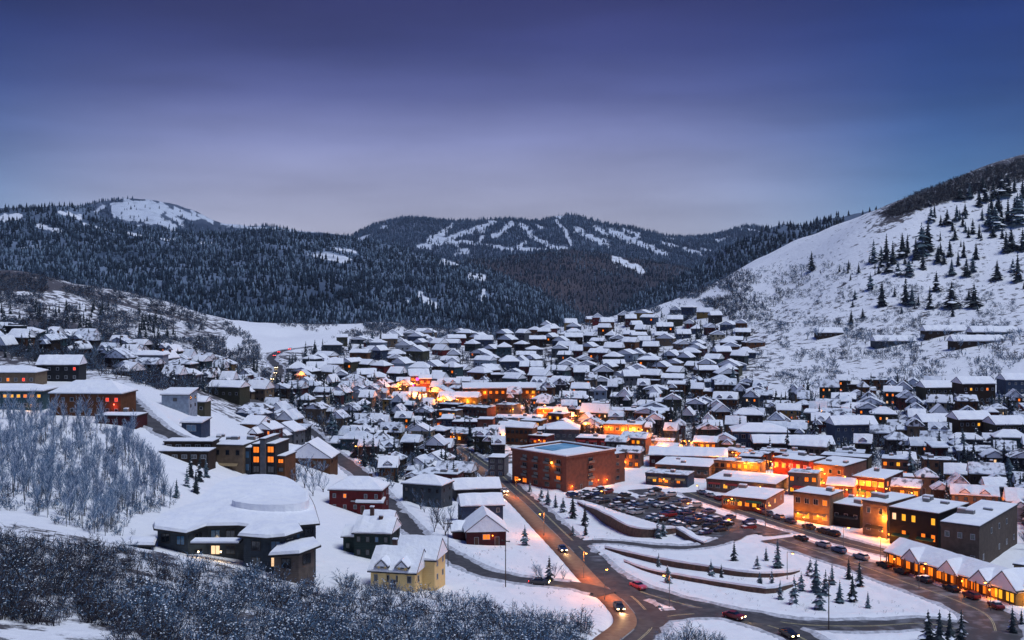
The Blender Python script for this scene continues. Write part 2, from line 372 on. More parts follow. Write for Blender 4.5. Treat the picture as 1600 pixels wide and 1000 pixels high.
for k, (nm, S, wd) in enumerate(road_paths):
    m = wet if nm in ('plaza_street', 'parking_lot', 'side_lot', 'boulevard') else asphalt
    if nm == 'main_road':
        ro = strip(S, -wd/2+0.3, wd/2, 0.05+0.004*k, m, nm)
        S5 = S[int(len(S)*0.02):]; tag(strip(S5, -wd/2, -wd/2+4.6, 0.18, lane_glow, 'light_trail_lane', 0.5), kind='structure')  # near traffic lane, its orange light put into the surface colour
        strip(S5, -wd/2+4.6, -wd/2+4.8, 0.20, concrete, 'kerb', 0.3, ro, nm)
        strip(S, wd/2, wd/2+0.3, 0.17, concrete, 'kerb', 0.4, ro, nm)
    else:
        ro = strip(S, -wd/2, wd/2, 0.05+0.004*k, m, nm)
        if nm in ('boulevard', 'valley_road', 'hill_road', 'shopping_street', 'plaza_street'):
            strip(S, wd/2, wd/2+0.3, 0.17, concrete, 'kerb', 0.4, ro, nm)
            strip(S, -wd/2-0.3, -wd/2, 0.17, concrete, 'kerb', 0.4, ro, nm)
    tag(ro, kind='structure')
    if nm in ('main_road', 'valley_road', 'boulevard', 'plaza_street', 'shopping_street'):
        c0 = 2.3 if nm == 'main_road' else 0.0
        strip(S, c0-0.22, c0-0.08, 0.075+0.004*k, linepaint, 'centre_line', 0, ro, nm)
        strip(S, c0+0.08, c0+0.22, 0.075+0.004*k, linepaint, 'centre_line', 0, ro, nm)
dirty = mat('ploughed_dirty_snow', (0.34,0.34,0.37), 0.8, (0.60,0.61,0.66), 0.9, 0.15, 2.0)
def slush(S, side, wd, dz, par, seed, own):
    rg = np.random.RandomState(seed); n = len(S); T = np.gradient(S[:, :2], axis=0); T /= np.linalg.norm(T, axis=1)[:, None]+1e-9; Nn = np.c_[T[:, 1], -T[:, 0]]*side
    a = wd/2-0.25-1.1*np.abs(fbm(np.arange(n)/4.0, np.zeros(n)+seed, seed, 3))*2; b_ = wd/2+0.9+0.5*rg.rand(n); m_ = (a+b_)/2
    V = np.vstack([np.c_[S[:, :2]+Nn*o[:, None], S[:, 2]+z] for o, z in ((a, dz), (m_, dz+0.22+0.25*rg.rand(n)), (b_, dz-0.1))])
    q = []; skip = inside_other(S[:, :2]+Nn*m_[:, None], own)
    for k in range(2):
        for i in range(n-1):
            if skip[i] or skip[i+1]: continue
            f = (k*n+i, (k+1)*n+i, (k+1)*n+i+1, k*n+i+1); q.append(f if side > 0 else f[::-1])
    obj('ploughed_snow', mesh_np('ploughed_snow', V, q, [dirty], True), par)
for k, (nm, S, wd) in enumerate(road_paths):
    if nm in ('parking_lot', 'side_lot'): continue
    ro = bpy.data.objects[nm]
    for sd_ in (-1, 1):
        if nm == 'main_road' and sd_ < 0: continue
        slush(S, sd_, wd, 0.09+0.004*k, ro, 31*k+sd_+2, nm)
RP = {nm: S for nm, S, wd in road_paths}

# ------------------------------------------------------------------ mountains
def hill_mat(name, dark, mid, snowc=(0.74,0.77,0.83)):
    m = bpy.data.materials.new(name); m.use_nodes = True; t = m.node_tree; L = t.links.new
    b = t.nodes['Principled BSDF']; b.inputs['Roughness'].default_value = 0.9; b.inputs['Specular IOR Level'].default_value = 0.1
    at = t.nodes.new('ShaderNodeAttribute'); at.attribute_name = 'snow'
    g = t.nodes.new('ShaderNodeNewGeometry')
    n = t.nodes.new('ShaderNodeTexNoise'); n.inputs['Scale'].default_value = 0.02; n.inputs['Detail'].default_value = 9; n.inputs['Roughness'].default_value = 0.7; L(g.outputs['Position'], n.inputs['Vector'])
    a = t.nodes.new('ShaderNodeMath'); a.operation = 'MULTIPLY_ADD'; L(n.outputs[0], a.inputs[0]); a.inputs[1].default_value = 0.9; L(at.outputs['Fac'], a.inputs[2])
    mr = t.nodes.new('ShaderNodeMapRange'); mr.interpolation_type = 'SMOOTHSTEP'; L(a.outputs[0], mr.inputs[0]); mr.inputs[1].default_value = 0.76; mr.inputs[2].default_value = 1.08
    c = t.nodes.new('ShaderNodeMix'); c.data_type = 'RGBA'; c.inputs[6].default_value = dark + (1,); c.inputs[7].default_value = mid + (1,)
    n2 = t.nodes.new('ShaderNodeTexNoise'); n2.inputs['Scale'].default_value = 0.006; n2.inputs['Detail'].default_value = 6; L(g.outputs['Position'], n2.inputs['Vector'])
    m2 = t.nodes.new('ShaderNodeMapRange'); m2.inputs[1].default_value = 0.38; m2.inputs[2].default_value = 0.62; L(n2.outputs[0], m2.inputs[0]); L(m2.outputs[0], c.inputs[0])
    x = t.nodes.new('ShaderNodeMix'); x.data_type = 'RGBA'; L(mr.outputs[0], x.inputs[0]); L(c.outputs[2], x.inputs[6]); x.inputs[7].default_value = snowc + (1,)
    L(x.outputs[2], b.inputs['Base Color'])
    return m
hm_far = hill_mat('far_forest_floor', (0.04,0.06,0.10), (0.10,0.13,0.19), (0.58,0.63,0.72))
hm_brown = hill_mat('scrub_hill', (0.038,0.042,0.06), (0.075,0.064,0.075))
hm_mid = hill_mat('forest_floor', (0.05,0.075,0.12), (0.17,0.22,0.31))
def tree_mat(name, a, b_, c_=None):
    m = bpy.data.materials.new(name); m.use_nodes = True; t = m.node_tree; L = t.links.new
    b = t.nodes['Principled BSDF']; b.inputs['Roughness'].default_value = 0.9; b.inputs['Specular IOR Level'].default_value = 0.05
    at = t.nodes.new('ShaderNodeAttribute'); at.attribute_name = 'tint'
    r = t.nodes.new('ShaderNodeValToRGB'); L(at.outputs['Fac'], r.inputs[0]); e = r.color_ramp.elements
    e[0].position = 0; e[0].color = a + (1,); e[1].position = 0.6; e[1].color = b_ + (1,)
    x = e.new(1.0); x.color = (c_ or b_) + (1,)
    L(r.outputs[0], b.inputs['Base Color']); return m
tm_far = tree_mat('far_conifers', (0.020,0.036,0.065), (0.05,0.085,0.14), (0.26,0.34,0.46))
tm_mid = tree_mat('slope_conifers', (0.009,0.017,0.028), (0.030,0.050,0.080), (0.20,0.28,0.38))

def seg_d(px, py, pl):        # pixel distance to a polyline
    d = np.full(px.shape, 1e9)
    for (x0, y0), (x1, y1) in zip(pl[:-1], pl[1:]):
        vx, vy = x1-x0, y1-y0; t = np.clip(((px-x0)*vx+(py-y0)*vy)/(vx*vx+vy*vy+1e-9), 0, 1)
        d = np.minimum(d, np.hypot(px-x0-t*vx, py-y0-t*vy))
    return d
HILLS = {}
def hill(name, ridge, dr, foot, df, m, step=3.0, rows=70, rough=0.05, runs=(), patches=(), base=0.0, seed=1, prof=1.15, ravine=0.0, topsnow=0, clear=None):
    rx = np.array([p[0] for p in ridge], float); ry = np.array([p[1] for p in ridge], float)
    px = np.arange(rx[0], rx[-1]+0.1, step); py = np.interp(px, rx, ry)
    py = np.convolve(np.pad(py, 2, mode='edge'), np.ones(5)/5, 'valid')
    fx = np.interp(px, [p[0] for p in foot], [p[1] for p in foot])
    t = np.concatenate([np.linspace(-0.35, -0.02, 8), np.linspace(0, 1, rows)])
    T, PX = np.meshgrid(t, px, indexing='ij')
    D = dr + (df-dr)*np.maximum(T, 0) - T.clip(max=0)*1200
    zr = ZC+(HZ-py)/F*dr; zf = ZC+(HZ-fx)/F*df
    tt = np.clip(T, 0, 1); g = tt**prof
    X = (PX-800)/F*D; Y = D
    Z = zr[None, :]+(zf-zr)[None, :]*g + np.minimum(T, 0)*600
    hgt = (zr-zf)[None, :]
    env = np.sin(np.pi*np.clip(tt, 0, 1))**0.7
    Z = Z + hgt*(rough*fbm(X/420, Y/420, seed, 5)*3 + ravine*fbm(X/300, Y/1500, seed+5, 3))*env + 8*fbm(X/60, Y/60, seed+9, 3)*(T >= 0)
    QX = PX; QY = HZ-(Z-ZC)/D*F
    s = np.full(T.shape, float(base))
    for pl, wd in runs:
        wd = wd*1.2; s = np.maximum(s, 0.62*(1-sstep(wd*0.4, wd*1.0, seg_d(QX, QY, pl)+wd*0.8*fbm(QX/7, QY/4, 77, 3))))
    for pp in patches: s = np.maximum(s, 0.62*poly_in(QX, QY, pp))
    if clear is not None: s = np.maximum(s, 0.60*sstep(clear, clear+0.12, fbm(X/190, Y/330, seed+40, 4)))
    if topsnow: s = np.maximum(s, topsnow*(1-sstep(0.0, 0.5, T)))
    nr, nc = T.shape; idx = np.arange(nr*nc).reshape(nr, nc)
    q = np.stack([idx[:-1,:-1], idx[1:,:-1], idx[1:,1:], idx[:-1,1:]], -1).reshape(-1, 4)
    V = np.stack([X, Y, Z], -1).reshape(-1, 3)
    tag(obj(name, mesh_np(name, V, q, [m], True, attr={'snow': s.ravel()})), kind='structure')
    HILLS[name] = (PX, D, Z, s, T)

ski_runs = [([(705,354),(690,366),(672,376)],6),([(770,349),(735,362),(715,368),(670,384)],6),([(800,348),(785,362),(770,370)],6),([(815,352),(838,374),(862,386)],6),
  ([(870,345),(885,365),(893,385)],4),([(900,360),(925,372),(950,382)],6),([(955,362),(985,374),(1010,385),(1040,396)],7),([(930,355),(950,368)],4),
  ([(1070,390),(1095,396)],5),([(1035,380),(1060,386)],3),([(650,385),(720,378),(800,390),(890,388)],4),([(755,372),(740,386)],4),([(820,380),(800,392)],5),([(975,360),(1000,368)],4),([(848,356),(836,352)],3),([(1095,388),(1110,391)],4)]
hill('ski_mountain', [(470,396),(520,388),(545,372),(560,364),(580,353),(600,347),(640,341),(670,343),(700,346),(740,345),(770,343),(800,342),(830,346),(850,343),(870,338),(890,337),(910,339),(930,345),(960,352),(1000,359),(1050,370),(1085,372),(1120,367),(1150,359),(1160,353),(1185,353),(1200,360),(1260,372),(1320,380)],
     5600, [(470,425),(1320,430)], 4300, hm_far, 2.5, 80, 0.03, runs=ski_runs, patches=[[(596,352),(608,352),(606,358),(594,358)]], base=0.02, seed=3, ravine=0.12, clear=0.36)
hill('snowy_peak', [(-300,345),(-100,338),(60,330),(120,324),(150,318),(175,313),(205,310),(240,311),(270,317),(300,327),(330,341),(350,350),(380,352),(420,352),(470,360),(540,369),(600,392)],
     5000, [(-300,385),(600,405)], 4100, hm_far, 2.5, 60, 0.04, runs=[([(160,322),(150,332)],6),([(200,318),(190,335),(225,345)],9),([(228,318),(235,338),(268,354)],10),([(265,335),(285,350)],6),([(300,330),(330,346)],5),([(345,350),(400,356),(470,361)],4),([(250,320),(262,328)],6)],
     patches=[[(172,318),(200,313),(240,314),(262,326),(240,346),(215,348),(176,340)],[(272,322),(318,342),(300,346),(268,332)]], base=0.12, seed=8, ravine=0.15, clear=0.12)
hill('middle_hill', [(660,425),(700,412),(760,404),(820,397),(880,391),(930,393),(980,402),(1040,412),(1100,425),(1180,440),(1300,452)],
     3300, [(660,500),(1300,500)], 2500, hm_brown, 3, 60, 0.05, runs=[([(960,403),(985,412),(1004,424)],7),([(660,400),(700,414)],5)], patches=[[(726,430),(742,425),(758,432),(742,441)]], base=0.12, seed=12, clear=0.30)
hill('forest_ridge', [(-500,335),(-300,330),(-100,326),(0,323),(40,320),(100,321),(135,328),(160,340),(200,352),(250,357),(300,363),(350,366),(400,360),(440,362),(480,366),(545,372),(600,385),(640,395),(700,404),(740,418),(780,430),(830,452),(880,478),(930,505),(980,530)],
     2700, [(-500,520),(0,520),(300,530),(600,540),(980,560)], 1350, hm_mid, 3, 110, 0.05, prof=0.9,
     runs=[([(-20,342),(30,338)],6),([(60,352),(95,362)],5),([(95,332),(125,340)],5),([(520,388),(555,394)],4),([(690,411),(712,414)],6),([(735,432),(755,434)],6),([(655,460),(680,478)],6),([(757,455),(752,468)],5),([(610,458),(640,472)],3),([(20,392),(60,385)],3),([(130,350),(170,360),(240,372),(330,380)],2)], base=0.06, seed=21, ravine=0.1, clear=0.52)
hill('pine_ridge', [(930,520),(985,470),(1040,446),(1080,424),(1120,398),(1160,374),(1200,360),(1240,350),(1290,341),(1340,336),(1380,331),(1430,318),(1500,300),(1700,280),(1900,270)],
     2100, [(930,540),(1900,540)], 1500, hm_mid, 3, 70, 0.04, base=0.04, seed=31, prof=0.95, clear=0.33)

# conifer forest covering the far slopes: too many and too small to count
def forest(name, hn, count, h0, h1, m, label, seed, tmax=1.0, frost=0.25, thin=0.35):
    rng = np.random.RandomState(seed); PXh, Dh, Zh, s, T = HILLS[hn]
    t0 = np.where(T[:, 0] >= 0)[0][0]
    n = count*2; r = t0+rng.rand(n)*(T.shape[0]-t0-1.01)*tmax; c = rng.rand(n)*(T.shape[1]-1.01)
    ri = r.astype(int); ci = c.astype(int); fr = r-ri; fc = c-ci
    bl = lambda A: (A[ri,ci]*(1-fr)*(1-fc)+A[ri+1,ci]*fr*(1-fc)+A[ri,ci+1]*(1-fr)*fc+A[ri+1,ci+1]*fr*fc)
    px, d, z, sv = bl(PXh), bl(Dh), bl(Zh), bl(s); x = (px-800)/F*d
    cl = fbm(x/160, d/160, seed, 3)
    keep = ((sv < 0.35) | ((rng.rand(n) < 0.10) & (sv < 0.63))) & (cl > -thin-0.3*rng.rand(n)); keep &= np.cumsum(keep) <= count
    x, y, z, cl = x[keep], d[keep], z[keep], cl[keep]; n = len(x)
    h = (h0+(h1-h0)*rng.rand(n)**1.3); rad = h*(0.17+0.10*rng.rand(n)); K = 5
    ang = np.arange(K)*2*np.pi/K
    tint = np.clip(0.30+0.25*rng.randn(n)+0.25*cl, 0, 0.6); fz = rng.rand(n) < frost*(1+1.2*cl); tint[fz] = 0.6+0.4*rng.rand(fz.sum())
    V = []; TI = []; Fc = []; base = 0
    off = rng.rand(n)*6.28
    for (zb, zt, rr) in ((0.02, 0.62, 1.0), (0.38, 1.0, 0.66)):
        ring = np.stack([np.stack([x+rad*rr*(0.8+0.4*rng.rand(n))*np.cos(a+off), y+rad*rr*(0.8+0.4*rng.rand(n))*np.sin(a+off), z+h*(zb+0.06*rng.rand(n))], -1) for a in ang], 1)   # n,K,3
        tip = np.stack([x, y, z+h*zt], -1)[:, None]
        B = np.concatenate([ring, tip], 1).reshape(-1, 3); V.append(B)
        TI.append(np.concatenate([np.repeat(tint[:, None]*0.75, K, 1), (tint*1.25)[:, None]], 1).ravel())
        i0 = base+np.arange(n)[:, None]*(K+1)
        for k in range(K): Fc.append(np.concatenate([i0+k, i0+(k+1) % K, i0+K], 1))
        base += n*(K+1)
    me = mesh_np(name, np.vstack(V), np.vstack(Fc), [m], attr={'tint': np.clip(np.concatenate(TI), 0, 1)})
    return tag(obj(name, me), label, 'forest', None, 'stuff')
forest('ski_forest', 'ski_mountain', 18000, 11, 22, tm_far, 'dark conifer forest between the ski runs of the far mountain', 5, frost=0.05, thin=0.6)
forest('peak_forest', 'snowy_peak', 5000, 10, 19, tm_far, 'sparse conifers on the far bare snowy peak', 6, frost=0.1, thin=0.1)
forest('brown_hill_forest', 'middle_hill', 9000, 5, 12, tm_mid, 'scattered conifers on the brown scrub hill below the ski mountain', 7, frost=0.15, thin=0.45)
forest('slope_forest', 'forest_ridge', 27000, 7, 16, tm_mid, 'dense dark conifer forest on the broad ridge above the town', 8, frost=0.27, thin=0.5)
forest('pine_forest', 'pine_ridge', 10000, 7, 15, tm_mid, 'dark conifer forest on the ridge behind the open snowy hill', 9, frost=0.15, thin=0.6)
# ------------------------------------------------------------------ vegetation
needle = mat('dark_needles', (0.016,0.026,0.032), 0.9, (0.034,0.048,0.058), 0.9)
frosted = mat('frosted_needles', (0.045,0.075,0.092), 0.9, (0.10,0.15,0.18), 0.9)
snowclump = mat('snow_clump', (0.80,0.83,0.88), 0.7)
bark = mat('bark', (0.045,0.036,0.032), 0.95, (0.08,0.065,0.055), 3.0)
palebark = mat('pale_bark', (0.20,0.21,0.22), 0.9, (0.08,0.08,0.085), 2.0)
twigd = mat('dark_twigs', (0.026,0.026,0.036), 0.95, (0.060,0.050,0.056), 0.6)
twigb = mat('frosted_twigs', (0.055,0.115,0.20), 0.9, (0.17,0.28,0.42), 0.5)
twigw = mat('snowy_twigs', (0.50,0.56,0.64), 0.85, (0.72,0.76,0.82), 0.5)

def conifer_mesh(seed, h=1.0, wid=0.22, snowy=0.15, m0=needle, levels=11, br=9):
    rng = random.Random(seed); b = MB()
    for l in range(levels):
        t = l/(levels-1); z = 0.07+0.90*t**0.95; rad = wid*(1-t)**0.8*(1.0+0.25*rng.uniform(-1,1))+0.012
        n = max(4, int(br*(1-0.45*t))); o = rng.uniform(0, 6.28)
        for k in range(n):
            if rng.random() < 0.10: continue
            a = o+6.283*k/n+rng.uniform(-.25,.25); r = rad*rng.uniform(0.65,1.2); dz = -r*rng.uniform(0.25,0.6); wd = r*rng.uniform(0.28,0.42)+0.008
            ca, sa = math.cos(a), math.sin(a); zz = z+rng.uniform(-.015,.02)
            root = (0, 0, zz+0.035); tip = (ca*r, sa*r, zz+dz)
            mid = 0.6*r; l1 = (ca*mid-sa*wd, sa*mid+ca*wd, zz+dz*0.62-0.015); l2 = (ca*mid+sa*wd, sa*mid-ca*wd, zz+dz*0.62-0.015)
            up = (ca*mid, sa*mid, zz+dz*0.45+0.012)
            m = snowclump if rng.random() < snowy else m0
            b.poly([root, l1, up], m); b.poly([root, up, l2], m); b.poly([l1, tip, up], m); b.poly([up, tip, l2], m)
            b.poly([root, l2, tip, l1], m0)
    # dense inner body
    K = 6
    for (z0, z1, rr) in ((0.05, 0.55, 0.5), (0.35, 0.98, 0.32)):
        ring = [(wid*rr*math.cos(6.283*i/K), wid*rr*math.sin(6.283*i/K), z0) for i in range(K)]
        for i in range(K): b.poly([ring[i], ring[(i+1) % K], (0, 0, z1)], m0)
    me = b.mesh('crown')
    for v in me.vertices: v.co *= h
    return me
tk = MB(); tk.cyl(0,0,-0.8,2.2,0.20,0.15,bark,6); trunk_me = tk.mesh('trunk')
CON = {'dark': [conifer_mesh(i, 10, w_, 0.05) for i, w_ in enumerate((0.17,0.21,0.25,0.19))],
       'snow': [conifer_mesh(10+i, 10, w_, 0.20, frosted) for i, w_ in enumerate((0.20,0.25,0.29,0.22))]}
def conifer(loc, h, kind, label, group, cat='tree', name='conifer_tree', fat=1.0):
    t = thing(name, label, cat, loc, random.uniform(0, 6.28), group)
    s = h/10.0; t.scale = (s*fat, s*fat, s)
    obj('trunk', trunk_me, t); obj('crown', random.choice(CON[kind]), t)
    return t

def twig(b, p, q, r, m):      # thin tapered three-sided stick
    d = (Vector(q)-Vector(p)); 
    if d.length < 1e-4: return
    a = d.orthogonal().normalized()*r; c = d.cross(a).normalized()*r; p = Vector(p)
    A = [p+a, p-0.5*a+0.87*c, p-0.5*a-0.87*c]
    i = len(b.v); b.v += [tuple(v) for v in A]+[tuple(q)]; k = b.mi(m)
    b.f += [(i,i+1,i+3),(i+1,i+2,i+3),(i+2,i,i+3)]; b.m += [k]*3
def bare_mesh(seed, h, spread, n, m_main, m_twig, m_tip, tipfrac=0.4, r0=0.06, up=0.75):
    rng = random.Random(seed); b = MB()
    def grow(p, d, L, r, lev):
        q = p+d*L
        m = m_main if lev == 0 else (m_tip if rng.random() < tipfrac else m_twig)
        twig(b, p, q, r, m)
        if lev >= 2: return
        for k in range(n[lev]):
            s = rng.uniform(0.25, 0.97); nd = (d+Vector((rng.uniform(-1,1), rng.uniform(-1,1), rng.uniform(-0.1,0.9)))*spread).normalized()
            grow(p+d*L*s, nd, L*rng.uniform(0.35,0.6)*(1.15-0.5*s), r*0.55, lev+1)
    return b, grow, rng
def aspen_mesh(seed, h=8.0):
    b, grow, rng = bare_mesh(seed, h, 0.8, (15, 7), palebark, twigb, twigw, 0.30)
    for k in range(2):
        d = Vector((rng.uniform(-.12,.12), rng.uniform(-.12,.12), 1)).normalized(); grow(Vector((rng.uniform(-.3,.3), rng.uniform(-.3,.3), 1.0)), d, h*rng.uniform(.72,.9), 0.12, 0)
    return b.mesh('crown')
def oak_mesh(seed, h=6.0, m=(twigd, twigd, twigb), stems=4, fr=0.3):
    b, grow, rng = bare_mesh(seed, h, 0.95, (9, 5), *m, fr)
    for k in range(stems):
        d = Vector((rng.uniform(-.6,.6), rng.uniform(-.6,.6), 1)).normalized(); grow(Vector((0,0,0.4)), d, h*rng.uniform(.5,.75), 0.09, 0)
    return b.mesh('crown')
ASP = [aspen_mesh(i) for i in range(5)]
OAK = [oak_mesh(20+i) for i in range(4)]
OAKB = [oak_mesh(30+i, 6, (twigd, twigb, twigw), 4, 0.25) for i in range(4)]
ab = MB(); ab.cyl(0,0,-0.8,1.6,0.11,0.09,palebark,6); aspen_trunk = ab.mesh('trunk')
ab = MB(); ab.cyl(0,0,-0.8,0.8,0.16,0.13,bark,6); oak_trunk = ab.mesh('trunk')
def baretree(loc, h, kind, label, group, name='bare_tree', cat='tree'):
    t = thing(name, label, cat, loc, random.uniform(0, 6.28), group)
    meshes, base, tr = {'aspen': (ASP, 8.0, aspen_trunk), 'oak': (OAK, 6.0, oak_trunk), 'oakb': (OAKB, 6.0, oak_trunk)}[kind]
    s = h/base; t.scale = (s, s, s); obj('trunk', tr, t); obj('crown', random.choice(meshes), t)
    return t

# scrub thickets: crowded bushes nobody could count, merged
def scrub_proto(seed, h=1.0, nst=16, mats_=(0, 1, 2), fr=0.35, wid=0.0, tufts=0):
    rng = np.random.RandomState(seed); V = []; Fc = []; M = []
    def tri(p, q, r, m):
        a = np.cross(q-p, rng.randn(3)); a = a/(np.linalg.norm(a)+1e-9)*r; i = len(V)
        V.extend([p+a, p-a, q]); Fc.append((i, i+1, i+2)); M.append(m)
    for k in range(nst):
        a = rng.rand()*6.283; lean = rng.uniform(0.05, 0.95); L = h*rng.uniform(0.5, 1.0)
        d = np.array([math.cos(a)*lean, math.sin(a)*lean, 1.0]); d /= np.linalg.norm(d)
        p = np.array([math.cos(a), math.sin(a), 0])*rng.uniform(0, 0.22)*h; q = p+d*L
        tri(p, q, 0.016*h, 0)
        for j in range(8):
            s = rng.uniform(0.35, 1.0); r0 = p+d*L*s; dd = d+rng.randn(3)*0.75; dd /= np.linalg.norm(dd)
            c = rng.rand(); e = r0+dd*h*rng.uniform(0.12, 0.32); tri(r0, e, 0.013*h+wid*h, 1 if c < fr else 0)
            if tufts and rng.rand() < tufts:
                w = h*rng.uniform(0.02, 0.05); e2 = r0*0.5+e*0.5; i = len(V)
                V.extend([e2+np.array([-w,-w*.4,0]), e2+np.array([w,-w*.5,0.1*w]), e2+np.array([0,w,w*.3]), e2+np.array([0,0,w*0.9])]); Fc.extend([(i,i+1,i+3),(i+1,i+2,i+3),(i+2,i,i+3)]); M.extend([2,2,2])
    return np.array(V), np.array(Fc), np.array(M)
def scrub(name, pts, hs, mats_, label, fr, seed=0, nst=14, cat='scrub', wid=0.0, tufts=0.0):
    rng = np.random.RandomState(seed); pr = [scrub_proto(seed*10+i, 1.0, nst, fr=f, wid=wid, tufts=tufts*f/max(fr,.01)) for i, f in enumerate((fr*0.5, fr, fr*1.5, fr))]
    Vs, Fs, Ms = [], [], []; o = 0
    for (x, y, z), h in zip(pts, hs):
        V, Fc, M = pr[rng.randint(4)]; a = rng.rand()*6.283; c, s = math.cos(a), math.sin(a); sx = h*rng.uniform(0.8, 1.3)
        W = np.stack([(V[:,0]*c-V[:,1]*s)*sx+x, (V[:,0]*s+V[:,1]*c)*sx+y, V[:,2]*h+z-0.1], -1)
        Vs.append(W); Fs.append(Fc+o); Ms.append(M); o += len(V)
    if not Vs: return
    return tag(obj(name, mesh_np(name, np.vstack(Vs), np.vstack(Fs), mats_, midx=np.concatenate(Ms))), label, cat, None, 'stuff')
def scatter_poly(poly, n, seed, rej=None, dens=None, gap=0.0):
    rng = np.random.RandomState(seed); xs = [p[0] for p in poly]; ys = [p[1] for p in poly]; out = []; tries = 0
    while len(out) < n and tries < n*30:
        tries += 1; px, py = rng.uniform(min(xs), max(xs)), rng.uniform(min(ys), max(ys))
        if not poly_in(np.array([px]), np.array([py]), poly)[0]: continue
        if dens and rng.rand() > dens(px, py): continue
        g = P(px, py)
        if g is None: continue
        if rej and rej(g): continue
        if gap and any((g.x-q.x)**2+(g.y-q.y)**2 < gap*gap for q in out): continue
        out.append(g)
    return out
def on_road(g, mgn=1.0):
    bd, _ = road_dist(np.array([g.x]), np.array([g.y])); return bd[0] < mgn

# ------------------------------------------------------------------ building kit
def wallmat(name, c, c2=None):
    c = tuple(v*0.8 for v in c)
    m = mat(name, c, 0.85, c2 or tuple(v*0.7 for v in c), 0.9, 0.0)
    if 'siding' in m: return m
    t = m.node_tree; b = t.nodes['Principled BSDF']; g = t.nodes.new('ShaderNodeNewGeometry')
    wv = t.nodes.new('ShaderNodeTexWave'); wv.bands_direction = 'Z'; wv.wave_profile = 'SAW'; wv.inputs['Scale'].default_value = 0.8; wv.inputs['Distortion'].default_value = 0.05
    t.links.new(g.outputs['Position'], wv.inputs['Vector']); bp = t.nodes.new('ShaderNodeBump'); bp.inputs['Distance'].default_value = 0.04
    t.links.new(wv.outputs[0], bp.inputs['Height']); t.links.new(bp.outputs[0], b.inputs['Normal']); m['siding'] = 1
    return m
WALL = {
 'dark brown': wallmat('dark_brown_boards', (0.045,0.027,0.018)), 'charcoal': wallmat('charcoal_boards', (0.022,0.024,0.030)),
 'slate blue': wallmat('slate_blue_boards', (0.045,0.075,0.14)), 'barn red': wallmat('barn_red_boards', (0.16,0.014,0.016)),
 'maroon': wallmat('maroon_boards', (0.085,0.014,0.018)), 'cream': wallmat('cream_boards', (0.48,0.41,0.27)), 'olive': wallmat('olive_boards', (0.075,0.075,0.045)),
 'tan': wallmat('tan_stucco', (0.24,0.17,0.11)), 'white': wallmat('white_boards', (0.55,0.57,0.60)), 'grey': wallmat('grey_boards', (0.13,0.14,0.16)),
 'teal': wallmat('teal_boards', (0.045,0.10,0.12)), 'mustard': wallmat('mustard_boards', (0.34,0.21,0.055)), 'brick red': wallmat('red_brick', (0.24,0.092,0.058), (0.13,0.052,0.036)),
 'rust': wallmat('rust_boards', (0.17,0.068,0.026)), 'pink brick': wallmat('pinkish_brick', (0.22,0.115,0.09)), 'stone': wallmat('brown_stone', (0.12,0.088,0.072)),
 'black': wallmat('black_boards', (0.010,0.011,0.014)), 'taupe': wallmat('taupe_stucco', (0.19,0.15,0.125)), 'yellow': wallmat('yellow_boards', (0.92,0.68,0.30), (0.70,0.50,0.22)),
 'pale blue': wallmat('pale_blue_boards', (0.36,0.44,0.54)), 'dark green': wallmat('dark_green_boards', (0.018,0.038,0.038)), 'blue grey': wallmat('blue_grey_boards', (0.055,0.075,0.095)),
}
roofm = mat('dark_roof_edge', (0.020,0.019,0.021), 0.8, (0.038,0.034,0.034), 1.0)
roofsnow = mat('roof_snow', (0.80,0.81,0.86), 0.65, (0.88,0.88,0.89), 0.4, 0.25, 0.8)
ROOFSNOW = [roofsnow, roofsnow, mat('roof_snow_greyed', (0.62,0.66,0.73), 0.7, (0.78,0.80,0.84), 0.35, 0.25, 0.8, lo=0.4, hi=0.6), mat('roof_snow_thin', (0.16,0.17,0.20), 0.75, (0.74,0.77,0.83), 0.5, 0.25, 0.8, lo=0.36, hi=0.5), mat('roof_snow_patchy', (0.07,0.07,0.08), 0.8, (0.76,0.78,0.83), 0.42, 0.25, 0.8, lo=0.40, hi=0.47)]
ROOFSNOW.append(ROOFSNOW[-2])
AWN = [mat('awning_cloth_'+n, c, 0.8) for n, c in (('red', (0.20,0.02,0.02)), ('green', (0.02,0.07,0.04)), ('black', (0.02,0.02,0.022)), ('tan', (0.25,0.18,0.10)))]
trimm = mat('white_trim', (0.30,0.31,0.33), 0.6); darktrim = mat('dark_trim', (0.03,0.028,0.028), 0.6); browntrim = mat('brown_trim', (0.07,0.045,0.03), 0.6)
glassd = mat('dark_window_glass', (0.012,0.018,0.026), 0.08, spec=0.8)
glassl = mat('lit_window_orange', (0.25,0.10,0.02), 0.4, emit=(1.0,0.20,0.008), es=0.75)
glassy = mat('lit_window_yellow', (0.25,0.16,0.03), 0.4, emit=(1.0,0.42,0.02), es=0.75)
glassr = mat('lit_window_red', (0.2,0.02,0.01), 0.4, emit=(1.0,0.05,0.02), es=1.0)
glassb = mat('lit_window_warm_white', (0.9,0.8,0.6), 0.4, emit=(1.0,0.60,0.28), es=0.6)
glassm = mat('lit_sign_magenta', (0.7,0.1,0.6), 0.4, emit=(0.9,0.05,0.7), es=2.0)
glassp = mat('lit_sign_purple', (0.4,0.1,0.8), 0.4, emit=(0.35,0.05,1.0), es=2.0)
glassblue = mat('cool_window_glass', (0.05,0.14,0.24), 0.1, spec=0.7)
GL = {'d': glassd, 'o': glassl, 'y': glassy, 'r': glassr, 'b': glassb, 'm': glassm, 'p': glassp, 'c': glassblue}
chim = mat('chimney_brick', (0.10,0.055,0.045), 0.9, (0.07,0.04,0.035), 2.0)
doorm = mat('door_paint', (0.06,0.03,0.02), 0.5); metalg = mat('grey_metal', (0.16,0.165,0.17), 0.45, metal=0.7)
